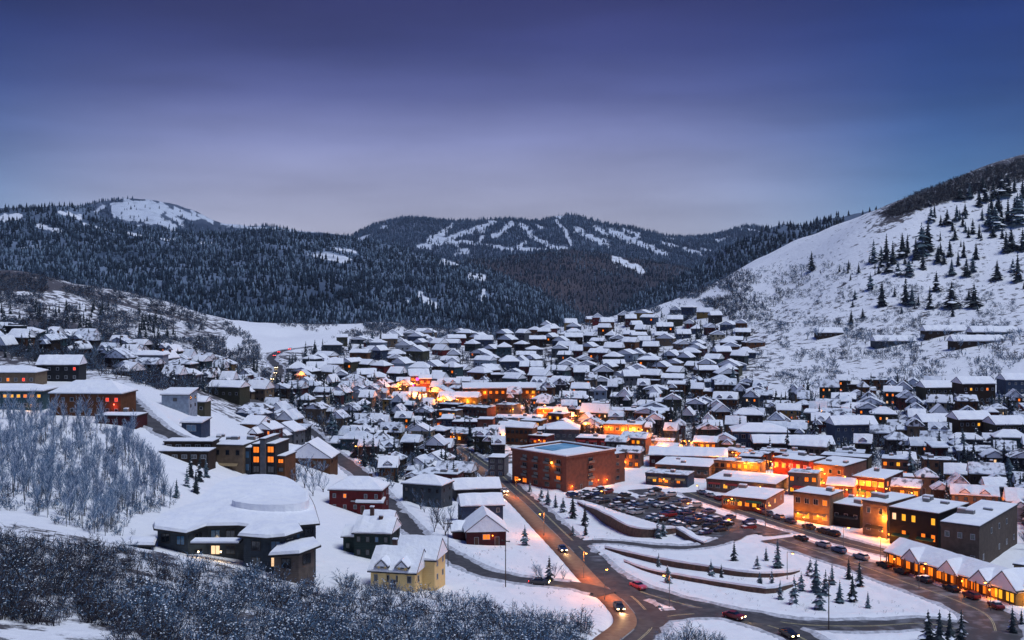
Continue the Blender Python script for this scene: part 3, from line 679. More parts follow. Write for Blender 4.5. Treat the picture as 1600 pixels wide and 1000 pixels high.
bulb_o = mat('lamp_bulb_amber', (1,0.6,0.2), 0.4, emit=(1.0,0.42,0.06), es=7.0)
WC = {}
def win_mesh(w_, h_, g, tm, full):
    k = (round(w_,2), round(h_,2), g, tm.name, full)
    if k in WC: return WC[k]
    fr = MB(); f = min(0.12, w_*0.12); x, z = w_/2, h_/2
    fr.box(-x, x, -0.09, 0.05, z-f, z, tm); fr.box(-x, x, -0.12, 0.05, -z, -z+f, tm); fr.box(-x, -x+f, -0.088, 0.05, -z+f, z-f, tm); fr.box(x-f, x, -0.088, 0.05, -z+f, z-f, tm)
    if w_ > 1.3: fr.box(-f*0.35, f*0.35, -0.086, 0.05, -z+f, z-f, tm)
    pn = fr if not full else MB(); pn.box(-x+f, x-f, -0.045, 0.05, -z+f, z-f, GL[g])
    WC[k] = (fr.mesh('window'), pn.mesh('pane') if full else None); return WC[k]
def window(parent, x, y, z, rz, w_=1.1, h_=1.4, g='d', tm=None, full=False, name='window'):
    a, p = win_mesh(w_, h_, g, tm or trimm, full)
    o = obj(name, a, parent, (x, y, z), rz)
    if p: obj('pane', p, o)
    return o
def door(parent, x, y, rz, m=None, w_=1.0, h_=2.1, z=0.0):
    k = ('door', (m or doorm).name, w_, h_)
    if k not in WC:
        b = MB(); b.box(-w_/2-0.1, w_/2+0.1, -0.06, 0.05, 0, h_+0.1, trimm); b.box(-w_/2, w_/2, -0.10, 0.05, 0.02, h_, m or doorm); WC[k] = b.mesh('door')
    return obj('door', WC[k], parent, (x, y, z), rz)
def snow_gable(b, L0, L1, halfw, h, rise, ov, th, axis, c, rng, seg=1.6, two=True):
    """thick uneven snow over a gable roof; axis of the ridge 'x' or 'y', c = centre of the cross axis"""
    n = max(2, int((L1-L0)/seg)); e = halfw+ov-0.10; dz = -rise*(ov-0.10)/halfw
    rows_ = []
    for i in range(n+1):
        a = L0+(L1-L0)*i/n; j = lambda k=0.12: rng.uniform(-k, k)
        endt = 0.55 if i in (0, n) else 1.0; t1 = th*(1+j(0.35))*endt; t2 = th*(1+j(0.35))*endt; t3 = th*(1+j(0.3))*endt
        zz = lambda u: h+rise*(1-abs(u)/halfw)
        lo = 0.2
        pr = [(-e-j(0.06), zz(e)+lo), (-e-0.05+j(0.05), zz(e)+lo+t1*0.7), (-e*0.82, zz(e*0.82)+lo+t1), (-e*0.4, zz(e*0.4)+lo+t1), (0, zz(0)+lo+t3*0.75), (e*0.4, zz(e*0.4)+lo+t2), (e*0.82, zz(e*0.82)+lo+t2), (e+0.05+j(0.05), zz(e)+lo+t2*0.7), (e+j(0.06), zz(e)+lo)]
        rows_.append([(a, c+p, z) if axis == 'x' else (c+p, a, z) for p, z in pr])
    K = 9; V = [p for r in rows_ for p in r]; fs = []
    for i in range(n):
        for k in range(K-1):
            q = (i*K+k, i*K+k+1, (i+1)*K+k+1, (i+1)*K+k); fs.append(q if axis == 'x' else q[::-1])
    fs.append(tuple(range(K))); fs.append(tuple(n*K+k for k in reversed(range(K))))
    fs.append((0, n*K, n*K+K-1, K-1))
    b.raw(V, fs, roofsnow)
def snow_flat(b, x0, x1, y0, y1, z, th, rng, seg=2.5):
    nx = max(2, int((x1-x0)/seg)); ny = max(2, int((y1-y0)/seg)); V = []; 
    for j in range(ny+1):
        for i in range(nx+1):
            ed = i in (0, nx) or j in (0, ny)
            V.append((x0+(x1-x0)*i/nx, y0+(y1-y0)*j/ny, z+(th*0.35 if ed else th*rng.uniform(0.75,1.35))))
    W = nx+1; fs = [(j*W+i, j*W+i+1, (j+1)*W+i+1, (j+1)*W+i) for j in range(ny) for i in range(nx)]
    b.raw(V, fs, roofsnow); b.box(x0, x1, y0, y1, z-0.02, z+th*0.33, roofsnow)
def volume(W, Rf, S, cx, cy, w_, d, h, roof, rise, wm, rng, ov=0.5, th=0.4, z0=0.0, fnd=4.0):
    x0, x1, y0, y1 = cx-w_/2, cx+w_/2, cy-d/2, cy+d/2; zb = z0-fnd
    rt = 0.2
    if roof == 'gx':
        W.extrude([(y0,zb),(y0,h),(cy,h+rise),(y1,h),(y1,zb)][::-1], x0, x1, wm, 'x')
        hw = d/2; dz = rise*ov/hw
        Rf.extrude([(y0-ov,h-dz),(cy,h+rise),(y1+ov,h-dz),(y1+ov,h-dz+rt),(cy,h+rise+rt),(y0-ov,h-dz+rt)], x0-ov, x1+ov, roofm, 'x')
        snow_gable(S, x0-ov+0.06, x1+ov-0.06, hw, h, rise, ov, th, 'x', cy, rng)
    elif roof == 'gy':
        W.extrude([(x0,zb),(x0,h),(cx,h+rise),(x1,h),(x1,zb)], y0, y1, wm, 'y')
        hw = w_/2; dz = rise*ov/hw
        Rf.extrude([(x0-ov,h-dz),(cx,h+rise),(x1+ov,h-dz),(x1+ov,h-dz+rt),(cx,h+rise+rt),(x0-ov,h-dz+rt)][::-1], y0-ov, y1+ov, roofm, 'y')
        snow_gable(S, y0-ov+0.06, y1+ov-0.06, hw, h, rise, ov, th, 'y', cx, rng)
    elif roof == 'hip':
        W.box(x0, x1, y0, y1, zb, h, wm)
        def hipped(b, o, za, zr, m, jit=0.0):
            r = min(w_, d)/2*0.96
            if w_ >= d: A, B = (x0+r, cy, zr), (x1-r, cy, zr)
            else: A, B = (cx, y0+r, zr), (cx, y1-r, zr)
            c = [(x0-o,y0-o),(x1+o,y0-o),(x1+o,y1+o),(x0-o,y1+o)]
            V = [(x,y,za) for x,y in c]+[(x,y,za+0.2+jit*0.4) for x,y in c]+[A,B]
            if w_ >= d: fs = [(4,5,9,8),(5,6,9),(6,7,8,9),(7,4,8)]
            else: fs = [(4,5,8),(5,6,9,8),(6,7,9),(7,4,8,9)]
            b.raw(V, fs+[(0,1,5,4),(1,2,6,5),(2,3,7,6),(3,0,4,7),(3,2,1,0)], m)
        hipped(Rf, ov, h-0.05, h+rise+0.1, roofm); hipped(S, ov-0.12, h+0.152, h+rise+0.15+th, roofsnow, th)
    elif roof == 'shed':
        W.extrude([(y0,zb),(y0,h),(y1,h+rise),(y1,zb)][::-1], x0, x1, wm, 'x'); sl = rise/d
        Rf.extrude([(y0-ov,h-ov*sl),(y1+ov,h+rise+ov*sl),(y1+ov,h+rise+ov*sl+rt),(y0-ov,h-ov*sl+rt)], x0-ov, x1+ov, roofm, 'x')
        o2 = ov-0.1; S.extrude([(y0-o2,h-o2*sl+rt),(y1+o2,h+rise+o2*sl+rt),(y1+o2,h+rise+o2*sl+rt+th*0.6),(cy,h+rise/2+rt+th*1.1),(y0-o2*0.8,h-o2*sl+rt+th)], x0-ov+0.1, x1+ov-0.1, roofsnow, 'x')
    else:   # flat with parapet
        W.box(x0, x1, y0, y1, zb, h, wm); p = 0.25
        Rf.box(x0-p, x1+p, y0-p, y1+p, h, h+0.28, roofm)
        snow_flat(S, x0-p+0.15, x1+p-0.15, y0-p+0.15, y1+p-0.15, h+0.28, th, rng)
def building(name, label, cat, loc, rz, vols, wall='grey', group=None, seed=0, wins=(), doors=(), chims=(), full=False, tm=None, th=0.42, vents=(), lights=(), ov=0.5, snowm=None):
    """vols: (cx, cy, w, d, h, roof, rise[, wall]); wins: (vol, face, cols, rows, w, h, pattern); faces s=front, e/w=sides"""
    rng = random.Random(seed*7+3); t = thing(name, label, cat, loc, rz, group)
    W, Rf, S = MB(), MB(), MB()
    for v in vols: volume(W, Rf, S, *v[:7], WALL[v[7] if len(v) > 7 else wall], rng, ov=ov, th=th)
    W.build('wall', t); ro = Rf.build('roof', t)
    if snowm is not None: S.mats = [snowm if m is roofsnow else m for m in S.mats]
    S.build('snow_cover', ro)
    for wn in wins:
        vi, face, nc_, nr_, ww, wh, pat = wn[:7]; zoff = wn[7] if len(wn) > 7 else 0.0
        cx, cy, vw, vd, vh = vols[vi][:5]; L = vw if face == 's' else vd; k = 0
        sp = L/nc_; 
        for r in range(nr_):
            z = zoff+(vh-zoff)/nr_*(r+0.52)
            for c in range(nc_):
                g = pat[k % len(pat)]; k += 1
                if g == '.': continue
                a = -L/2+sp*(c+0.5)
                if face == 's': window(t, cx+a, cy-vd/2, z, 0, ww, wh, g, tm, full)
                elif face == 'e': window(t, cx+vw/2, cy+a, z, R(90), ww, wh, g, tm, full)
                else: window(t, cx-vw/2, cy-a, z, R(-90), ww, wh, g, tm, full)
    for (vi, a, *rest) in doors:
        cx, cy, vw, vd = vols[vi][:4]; door(t, cx+a, cy-vd/2, 0, rest[0] if rest else None)
    for (x, y, z0, z1) in chims:
        b = MB(); b.box(x-0.45, x+0.45, y-0.4, y+0.4, z0, z1, chim); b.box(x-0.5, x+0.5, y-0.45, y+0.45, z1, z1+0.25, roofsnow); b.build('chimney', ro)
    for (x, y, z, sx, sy, sz) in vents:
        b = MB(); b.box(x-sx/2, x+sx/2, y-sy/2, y+sy/2, z, z+sz, metalg); b.box(x-sx/2+.05, x+sx/2-.05, y-sy/2+.05, y+sy/2-.05, z+sz, z+sz+0.3, roofsnow); b.build('roof_unit', ro)
    for l in lights: glow(t, *l)
    if vols[0][5] == 'flat' and vols[0][2] > 7 and name != 'brick_apartment_block' and name != 'carport':
        cx, cy, vw, vd, vh = vols[0][:5]; wm = WALL[wall]
        b = MB(); b.box(cx-vw/2-0.18, cx+vw/2+0.18, cy-vd/2-0.22, cy-vd/2-0.002, vh-0.75, vh-0.45, wm); b.box(cx-vw/2-0.10, cx+vw/2+0.10, cy-vd/2-0.12, cy-vd/2-0.002, vh-0.45, vh-0.02, wm); b.build('cornice', t)
        if not vents:
            for q in range(rng.randint(1, 3)):
                sx, sy, sz = rng.uniform(1.2,2.6), rng.uniform(1.0,2.0), rng.uniform(0.7,1.5); x, y = cx+rng.uniform(-.36,.36)*vw, cy+rng.uniform(-.3,.3)*vd
                b = MB(); b.box(x-sx/2, x+sx/2, y-sy/2, y+sy/2, vh+0.3, vh+0.3+sz, metalg); b.box(x-sx/2+.06, x+sx/2-.06, y-sy/2+.06, y+sy/2-.06, vh+0.3+sz, vh+0.6+sz, roofsnow); b.build('roof_unit', ro)
        if cat in ('shop', 'store', 'gallery', 'restaurant', 'theatre', 'hall', 'building'):
            am = rng.choice(AWN); na = max(1, int(vw/5)); z = 2.75
            for q in range(na):
                xa = cx-vw/2+vw*(q+0.15)/na; xb = cx-vw/2+vw*(q+0.85)/na; y = cy-vd/2-0.003
                b = MB(); b.raw([(xa,y,z+0.55),(xb,y,z+0.55),(xb,y-1.2,z),(xa,y-1.2,z),(xa,y,z+0.47),(xb,y,z+0.47),(xb,y-1.2,z-0.2),(xa,y-1.2,z-0.2)], [(0,3,2,1),(4,5,6,7),(3,7,6,2),(0,4,7,3),(1,2,6,5)], am); b.build('awning', t)
    return t
LCOL = {'o': (1.0,0.25,0.022), 'y': (1.0,0.42,0.05), 'r': (1.0,0.10,0.05), 'p': (0.4,0.1,1.0), 'm': (1.0,0.1,0.6), 'w': (1.0,0.72,0.42)}
BULB = {}
def glow(parent, x, y, z, power, c='o', size=0.35):
    if c not in BULB:
        mm = mat('lantern_glass_'+c, LCOL[c], 0.4, emit=LCOL[c], es=7.0); b = MB()
        b.cyl(0,0,-0.18,0.16,0.10,0.15,mm,6); b.cyl(0,0,0.16,0.28,0.19,0.04,darktrim,6); b.cyl(0,0,-0.24,-0.18,0.05,0.10,darktrim,6); BULB[c] = b.mesh('lantern')
    o = obj('lantern', BULB[c], parent, (x, y, z)); o.scale = (size/0.3,)*3
    ld = bpy.data.lights.new('lantern_light', 'POINT'); ld.energy = power*0.5; ld.color = LCOL[c]; ld.shadow_soft_size = 0.5
    lo = obj('lantern_light', ld, o, (0, 0, -0.55)); return o
# ------------------------------------------------------------------ landmark buildings
FOOT = []        # taken plots: circles (x, y, radius) or rectangles (x, y, turn, half width, half depth)
def fdist(x, y, f):
    if len(f) == 3: return math.hypot(x-f[0], y-f[1])-f[2]
    c, s_ = math.cos(f[2]), math.sin(f[2]); dx, dy = x-f[0], y-f[1]; u, v = abs(dx*c+dy*s_)-f[3], abs(-dx*s_+dy*c)-f[4]
    return math.hypot(max(u, 0), max(v, 0)) if u > 0 or v > 0 else max(u, v)
def spot(x0, x1, yb, depth, rot=0.0):
    g = P((x0+x1)/2, yb); th = R(rot); mpp = g.y/F; w_ = (x1-x0)*mpp/max(0.5, math.cos(th))
    loc = Vector((g.x-math.sin(th)*depth/2, g.y+math.cos(th)*depth/2, 0)); loc.z = min(g.z, gz(loc.x, loc.y)+0.5)
    FOOT.append((loc.x, loc.y, th, w_/2+0.6, depth/2+0.6)); return loc, th, w_, mpp
def corner(cx, cyb, x0, x1, rot, wmax=60, dmax=20):
    g = P(cx, cyb); th = R(rot); c, s = math.cos(th), math.sin(th); k0 = (x0-800)/F; k1 = (x1-800)/F
    L = (g.x-k0*g.y)/(c-k0*s); M = (k1*g.y-g.x)/(-s-k1*c)
    L = min(abs(L), wmax); M = min(abs(M), dmax)
    # corner sits at local (+w/2, -d/2)
    loc = Vector((g.x-(L/2*c+M/2*s), g.y-(L/2*s-M/2*c), g.z))
    FOOT.append((loc.x, loc.y, th, L/2+0.6, M/2+0.6)); return loc, th, L, M, g.y/F
def pt(px, py, d): return Vector(((px-800)/F*d, d, ZC+(HZ-py)/F*d))
def simple(name, label, cat, x0, x1, yt, yb, depth, rot, roof, rise, wall, wins=(), seed=1, group=None, lights=(), **kw):
    loc, th, w_, mpp = spot(x0, x1, yb, depth, rot); h = max(2.6, (yb-yt)*mpp)
    ww = []
    for (face, nc_, nr_, a, b, pat, *z) in wins: ww.append((0, face, nc_, nr_, a, b, pat, *z))
    ls = [(u*w_, v*depth if v > 0 else -depth/2+v, zz*h, p, c) for (u, v, zz, p, c) in lights]
    return building(name, label, cat, loc, th, [(0,0,w_,depth,h,roof,rise)], wall, group, seed, ww, lights=ls, **kw)
def csimple(name, label, cat, cx, cyb, x0, x1, yt, rot, wall, wins=(), seed=1, lights=(), roof='flat', rise=0, dmax=20, **kw):
    loc, th, w_, d_, mpp = corner(cx, cyb, x0, x1, rot, 60, dmax); h = max(2.6, (cyb-yt)*mpp)
    ww = [(0, *q) for q in wins]; ls = [(u*w_, -d_/2+v, zz*h, p, c) for (u, v, zz, p, c) in lights]
    return building(name, label, cat, loc, th, [(0,0,w_,d_,h,roof,rise)], wall, None, seed, ww, lights=ls, **kw)

# --- the low wide lodge on the near hillside
def zprism(b, pts, dz0, dz1, m, inset=0.0, round_top=0.0, center_up=0.0):
    c = sum((Vector(p) for p in pts), Vector())/len(pts); V0 = []; V1 = []
    for p in pts:
        p = Vector(p); o = Vector((c.x-p.x, c.y-p.y, 0)); o = o.normalized()*inset if o.length > 0 else o
        V0.append(p+o+Vector((0,0,dz0))); q = p+o*(1+round_top/max(inset, .01)) if inset else p; V1.append(Vector((q.x, q.y, p.z+dz1)))
    n = len(pts); V = [tuple(v) for v in V0]+[tuple(v) for v in V1]+[(c.x, c.y, sum(v.z for v in V1)/n+center_up), (c.x, c.y, sum(v.z for v in V0)/n)]
    fs = [(i,(i+1)%n,n+(i+1)%n,n+i) for i in range(n)]+[(n+i,n+(i+1)%n,2*n) for i in range(n)]+[((i+1)%n,i,2*n+1) for i in range(n)]
    b.raw(V, fs, m)
lodge = thing('hillside_lodge', 'sprawling dark glass lodge under one huge snow-covered roof above the scrub', 'lodge', (0,0,0))
lw, lr, ls_ = MB(), MB(), MB()
tiers = [
 ([(240,826,222),(290,833,220),(322,822,224),(372,821,224),(410,826,223),(500,818,228),(492,790,246),(478,768,258),(448,748,268),(400,744,270),(352,752,262),(322,770,250),(292,792,240),(252,806,232)], 0.35),
 ([(362,790,238),(386,799,235),(430,801,234),(470,798,236),(483,787,242),(474,765,256),(448,745,266),(402,741,268),(374,750,262),(360,770,250)], 0.12),
 ([(370,837,218),(416,841,216.5),(446,838,216.5),(474,829,220),(466,816,227),(398,814,228)], 0.35),
 ([(418,868,213),(468,865,212),(502,852,216),(492,842,222),(436,850,219)], 0.3),
 ([(188,851,216),(242,852,216),(246,842,222),(198,841,222)], 0.3)]
for k, (pp, up) in enumerate(tiers):
    Q = [pt(*p)+Vector((0,0,0.42 if k == 1 else 0)) for p in pp]
    if k < 2:
        Cc = Q[:]; n_ = len(Cc); Q = []
        for i in range(n_):
            a_, b_, c_, d_ = Cc[i-1], Cc[i], Cc[(i+1) % n_], Cc[(i+2) % n_]; Q.append(b_)
            if k == 1 or i > 5: Q += [0.5*((2*b_)+(c_-a_)*t_+(2*a_-5*b_+4*c_-d_)*t_*t_+(3*b_-a_-3*c_+d_)*t_**3) for t_ in (0.33, 0.66)]
    if k == 1:           # a raised roof step: a low curved ledge that runs out into the roof behind
        fr_ = Q[:len(Q)//2-2]; n_ = len(fr_); V = []
        for i, p in enumerate(fr_):
            q = 1.0*min(1, 0.15+min(i, n_-1-i)/2.5); c_ = (430-800)/F*245; V += [p+Vector((0,0,-0.8)), p+Vector((0,0.25,0.62+0.55*q)), Vector((p.x*0.75+c_*0.25, p.y+9, p.z+1.25))]
        ls_.raw([tuple(v) for v in V], [(3*i,3*i+3,3*i+4,3*i+1) for i in range(n_-1)]+[(3*i+1,3*i+4,3*i+5,3*i+2) for i in range(n_-1)], roofsnow)
        continue
    zprism(lr, Q, -0.35, 0.0, roofm); zprism(ls_, Q, 0.004, 0.38 if k == 1 else 0.55, roofsnow, 0.12, 0.25 if k == 1 else 0.35, 0.0 if k == 1 else up)
    c = sum(Q, Vector())/len(Q); zlo = min(p.z for p in Q)
    if k != 1:
        I = [p+(Vector((c.x, c.y, p.z))-p).normalized()*1.3 for p in Q]; n = len(I)
        V = [(p.x,p.y,16.0) for p in I]+[(p.x,p.y,p.z-0.34) for p in I]
        lw.raw(V, [(i,(i+1)%n,n+(i+1)%n,n+i) for i in range(n)], WALL['blue grey' if k != 3 else 'taupe'])
        for i in range(n):           # windows and posts along the front edges
            a, b2 = I[i], I[(i+1) % n]; e_ = b2-a; L = Vector((e_.x, e_.y)).length; nrm_ = Vector((e_.y, -e_.x)).normalized() if L > 0 else None
            if L < 2.5 or nrm_.y > -0.4: continue
            m_ = max(1, int(L/2.6)); rz_ = math.atan2(e_.y, e_.x)
            for j in range(m_):
                q = a+e_*((j+0.5)/m_)
                for (zz, pat) in ((-1.9, 'dcddcd'), (-5.0, 'bdddbdd')):
                    if k in (3, 4) and zz < -3: continue
                    window(lodge, q.x, q.y, q.z+zz, rz_, 1.9, 1.9, pat[(j+i*2+k) % len(pat)], darktrim, True)
    FOOT.append((c.x, c.y, 22 if k == 0 else 10))
lw.build('wall', lodge); o = lr.build('roof', lodge); ls_.build('snow_cover', o)
bl = MB(); A, B = pt(300,846,219), pt(376,848,219)     # snowy balcony between the storeys
bl.box(A.x, B.x, 217.4, 221, A.z-0.25, A.z, darktrim); bl.box(A.x+.1, B.x-.1, 217.5, 220.9, A.z, A.z+0.35, roofsnow); bl.build('balcony', lodge)
for u in (310, 345):
    q = pt(u, 862, 218.5); glow(lodge, q.x, q.y, q.z, 120, 'w', 0.3)

# --- yellow house
loc, th, w_, mpp = spot(577, 650, 921, 9.5, -13)
yh = building('yellow_house', 'yellow house with two snow-covered dormers beside the lower hill road', 'house', loc, th,
   [(0,0,9.6,9.5,4.0,'gx',3.6), (3.2,4.6,8.5,8.0,5.6,'gx',3.4), (-2.2,-3.4,1.9,3.4,5.3,'gy',0.9), (2.2,-3.4,1.9,3.4,5.3,'gy',0.9)], 'yellow', None, 3,
   [(0,'s',4,1,1.0,1.5,'dddd',0.6),(0,'e',2,1,1.0,1.4,'dy'),(1,'e',2,2,0.9,1.2,'dddd')], chims=[(-1.5,1.2,7,9.2)], full=True, th=0.5, ov=0.6)
for dx in (-2.2, 2.2): window(yh, dx, -5.1, 5.0, 0, 0.9, 0.9, 'd', trimm, True)
door(yh, 0.2, -4.75, 0)
# --- dark green house behind it
loc, th, w_, mpp = spot(552, 611, 874, 9.5, -8)
gh = building('green_house', 'dark green house with notched snow roof behind the yellow house', 'house', loc, th,
   [(0,0,w_*0.98,9.5,6.2,'gx',2.6), (-w_*0.62,1.5,4.6,7,4.6,'gx',1.8), (-1,6.5,w_*0.8,6,6.8,'gx',2.2)], 'dark green', None, 4,
   [(0,'s',4,2,1.0,1.4,'ddddddcd'),(0,'e',2,2,1.0,1.3,'dd'),(1,'s',2,1,1.0,1.3,'dd')], [(0,1.5)], [(1.2,-1.0,7.4,9.6),(-2.4,4.2,8,10.6)], True, darktrim, 0.5)
# --- big red house
loc, th, w_, mpp = spot(512, 598, 801, 10, -6)
rh = building('red_house', 'bright red two-storey house with a thick white hipped roof', 'house', loc, th,
   [(0,0,w_*0.96,10,6.4,'hip',2.8), (4.4,-4.2,7.5,2.6,3.0,'shed',0.7)], 'barn red', None, 5,
   [(0,'s',5,2,1.0,1.3,'dddd.do.dd'),(0,'e',2,2,1.0,1.3,'dddd')], [(1,-2.0)], [(3,2,6.5,10.4)], True, trimm, 0.55)
rb = MB(); rb.box(-1.2,8,-5.6,-4.9,3.25,3.55,trimm); rb.build('balcony', rh)
# --- dark red gabled house with the round window
loc, th, w_, mpp = spot(727, 793, 852, 11, 6)
mh = building('maroon_house', 'dark red gabled house with a round window and glowing porch beside the orange-tinted lane', 'house', loc, th,
   [(0,0,w_*0.93,11,3.9,'gy',4.0), (-w_*0.55,3,4.5,6,2.8,'gx',1.6)], 'maroon', None, 6, [(0,'e',3,1,1.0,1.3,'ddd'),(0,'w',2,1,1.0,1.3,'dd')], full=True, th=0.5, ov=0.7)
b = MB(); b.cyl(0,0,-0.06,0.08,0.95,0.95,trimm,16); rw = obj('round_window', b.mesh('round_window'), mh, (0.2,-5.53,4.9)); rw.rotation_euler = (R(90),0,0)
b = MB(); b.cyl(0,0,0.08,0.10,0.78,0.78,glassblue,16); obj('pane', b.mesh('pane'), rw)
window(mh, 0, -5.5, 2.2, 0, 2.0, 1.5, 'o', trimm, True); door(mh, -2.6, -5.5, 0); door(mh, 2.8, -5.5, 0)
glow(mh, 1.6, -5.9, 2.6, 60, 'o', 0.25)
# --- houses along the lower hill road
simple('blue_grey_house', 'long blue-grey house with a flat-topped snow roof above the curving hill road', 'house', 628, 690, 758, 790, 9, -20, 'hip', 2.2, 'blue grey', [('s',5,2,1.0,1.3,'dddddddddd'),('e',2,2,1.0,1.3,'dddd')], 8, tm=darktrim, full=True)
simple('slate_house', 'slate blue house with amber porch lamp behind the dark red house', 'house', 722, 786, 790, 822, 9, 10, 'gx', 2.4, 'slate blue', [('s',4,2,1.0,1.3,'dddd.ddd'),('e',2,2,1.0,1.3,'dddd')], 9, lights=[(0.12,-0.4,0.7,160,'o')], full=True)
simple('white_row_house', 'row house with scalloped snow roof where the orange-tinted lane begins', 'house', 712, 782, 764, 784, 9, 12, 'gx', 2.6, 'charcoal', [('s',6,1,1.0,1.4,'dddddd')], 10, full=False)
# --- brick apartment block
g = P(882, 770); loc = Vector((g.x+0.5, g.y+19.5, g.z)); FOOT.append((loc.x, loc.y, 21))
bk = building('brick_apartment_block', 'four-storey brick apartment block with snowy parapet roof above the tree-dotted bank', 'apartment block', loc, R(44),
   [(0,0,27.5,29,13.2,'flat',0), (17.5,-4,8,18,11.5,'flat',0)], 'brick red', None, 11, [], tm=darktrim, th=0.25)
b = MB()
for (x0,x1,y0,y1) in ((-14.1,14.1,-14.85,-14.35),(-14.1,14.1,14.35,14.85),(-14.1,-13.6,-14.35,14.35),(13.6,14.1,-14.35,14.35)): b.box(x0,x1,y0,y1,13.28,14.3,WALL['brick red']); b.box(x0-.1,x1+.1,y0-.1,y1+.1,14.3,14.7,roofsnow)
b.build('parapet', bk)
blue_patch = mat('blue_roof_patch', (0.10,0.27,0.42), 0.5, (0.22,0.42,0.58), 0.3)  # mottled pale blue colour for a slab set in the roof snow
b = MB(); b.box(-5,12,1,11,13.8,14.05,blue_patch); b.build('roof_patch', bk)
for c_, yy in enumerate((-10.5,-4.5,1.5,7.5,12)):               # balcony stacks on the long left face
    for r_ in range(4):
        gg = 'd'
        if r_ == 0 and c_ in (3, 4): gg = 'o'
        if r_ == 1 and c_ == 0: gg = 'o'
        if c_ == 4 and r_ > 0: continue
        window(bk, -13.75, yy, 1.9+3.2*r_, R(-90), 2.3, 1.9, gg, metalg, True)
        if r_ and c_ < 4:
            q = MB(); q.box(-14.5,-13.8,yy-1.5,yy+1.5,0.55+3.2*r_,0.7+3.2*r_,metalg); q.box(-14.5,-14.42,yy-1.5,yy+1.5,0.7+3.2*r_,1.5+3.2*r_,metalg); q.build('balcony', bk)
for r_ in range(4):
    window(bk, -0.3, -14.5, 1.9+3.2*r_, 0, 2.6, 1.9, 'd' if r_ else 'c', metalg, True)
    window(bk, 17.2, -13, 1.7+2.9*r_, 0, 1.8, 1.6, 'd', metalg, True)
    if r_:
        q = MB(); q.box(-2,1.4,-15.2,-14.5,0.55+3.2*r_,0.7+3.2*r_,metalg); q.box(-2,1.4,-15.2,-15.12,0.7+3.2*r_,1.5+3.2*r_,metalg); q.build('balcony', bk)
glow(bk, -14.4, -7.5, 11.0, 300, 'y', 0.7); glow(bk, -11, -15.0, 2.2, 500, 'o', 0.3); glow(bk, 8, -15.5, 2.4, 700, 'o', 0.3); glow(bk, 2.5, -16, 3.0, 500, 'o', 0.3)
door(bk, -5.5, -14.5, 0); bk.scale = (0.93, 0.93, 0.87)

# --- hillside buildings behind the copse
simple('lit_long_house', 'long pale teal house with a row of yellow windows above the frosted copse', 'house', -40, 66, 612, 640, 12, 0, 'hip', 1.6, 'teal', [('s',10,2,1.3,1.2,'dddddddddd.yyoyyyoyy')], 21, full=True, lights=[(0.35,-0.5,0.3,180,'y')])
simple('teal_brown_house', 'two-tone house with a broad white roof directly uphill of the long lit house', 'house', -30, 55, 583, 604, 11, 0, 'hip', 2.0, 'tan', [('s',7,1,1.2,1.4,'dddodrd')], 22)
simple('navy_gable_house', 'charcoal gabled house with small red window next to the brown hillside lodge', 'house', 58, 122, 570, 596, 10, 4, 'gx', 3.2, 'charcoal', [('s',5,2,1.1,1.3,'dddddddddr')], 23)
simple('brown_hillside_house', 'brown hillside house under lumpy snow with a glowing red awning', 'house', 76, 190, 616, 650, 12, -4, 'hip', 3.4, 'rust', [('s',8,2,1.2,1.3,'dddddddd.ddd.drr')], 24, lights=[(0.42,-0.8,0.55,220,'r')], full=True)
simple('low_red_house', 'low dark red building beside the top of the steep street', 'house', 148, 214, 652, 664, 8, -6, 'flat', 0, 'maroon', [('s',5,1,1.1,1.1,'ddddd')], 25)
simple('pale_blue_house', 'pale blue boxy house with one small window by the steep street', 'house', 252, 295, 616, 640, 9, -4, 'shed', 1.4, 'pale blue', [('s',1,1,1.4,1.1,'d',2.0),('e',2,2,1.0,1.2,'dddd')], 26, lights=[(-0.6,-0.4,0.35,160,'o')], tm=darktrim, full=True)
simple('olive_annex', 'small olive house with a lit yellow front beside the pale blue house', 'house', 297, 320, 628, 648, 7, -4, 'gx', 1.6, 'olive', [('s',2,1,1.2,1.2,'yd')], 27)
simple('olive_long_house', 'wide olive-grey house beyond the pale blue house', 'house', 322, 376, 604, 624, 10, -14, 'gx', 2.4, 'olive', [('s',5,1,1.2,1.3,'ddddd')], 28)
simple('blue_cabin', 'small blue cabin with a bright blue picture window below the pale blue house', 'house', 283, 315, 660, 678, 7, -8, 'shed', 0.8, 'slate blue', [('s',1,1,3.2,2.0,'c',0.4)], 29)
simple('teal_uphill_house', 'pale teal uphill house with one orange window under the dark thicket', 'house', 204, 254, 556, 578, 9, 0, 'hip', 1.8, 'pale blue', [('s',5,2,1.1,1.2,'ddddddoddd')], 30)
loc, th, w_, mpp = spot(330, 426, 740, 13, -10)
tb = building('tan_lodge', 'tan stone building with twin stacks of orange windows above the lodge roof', 'building', loc, th,
   [(-4.5,0,9.5,13,8.4,'flat',0),(0.4,1,3.2,11,7.4,'flat',0,'blue grey'),(3.8,0.6,2.6,11,8.6,'flat',0,'charcoal'),(6.2,-0.6,1.5,11,10.4,'flat',0,'grey'),(8.3,0.6,2.7,11,8.8,'flat',0,'charcoal'),(10.8,1.2,2.4,9,5.0,'flat',0,'rust')], 'tan', None, 31,
   [(0,'s',3,2,1.2,1.5,'dd.ddd'),(1,'s',1,2,2.2,2.2,'cc'),(2,'s',1,3,1.9,1.9,'doo'),(4,'s',1,3,2.0,1.9,'doo'),(5,'s',1,2,1.7,1.3,'do')], full=True, tm=darktrim)
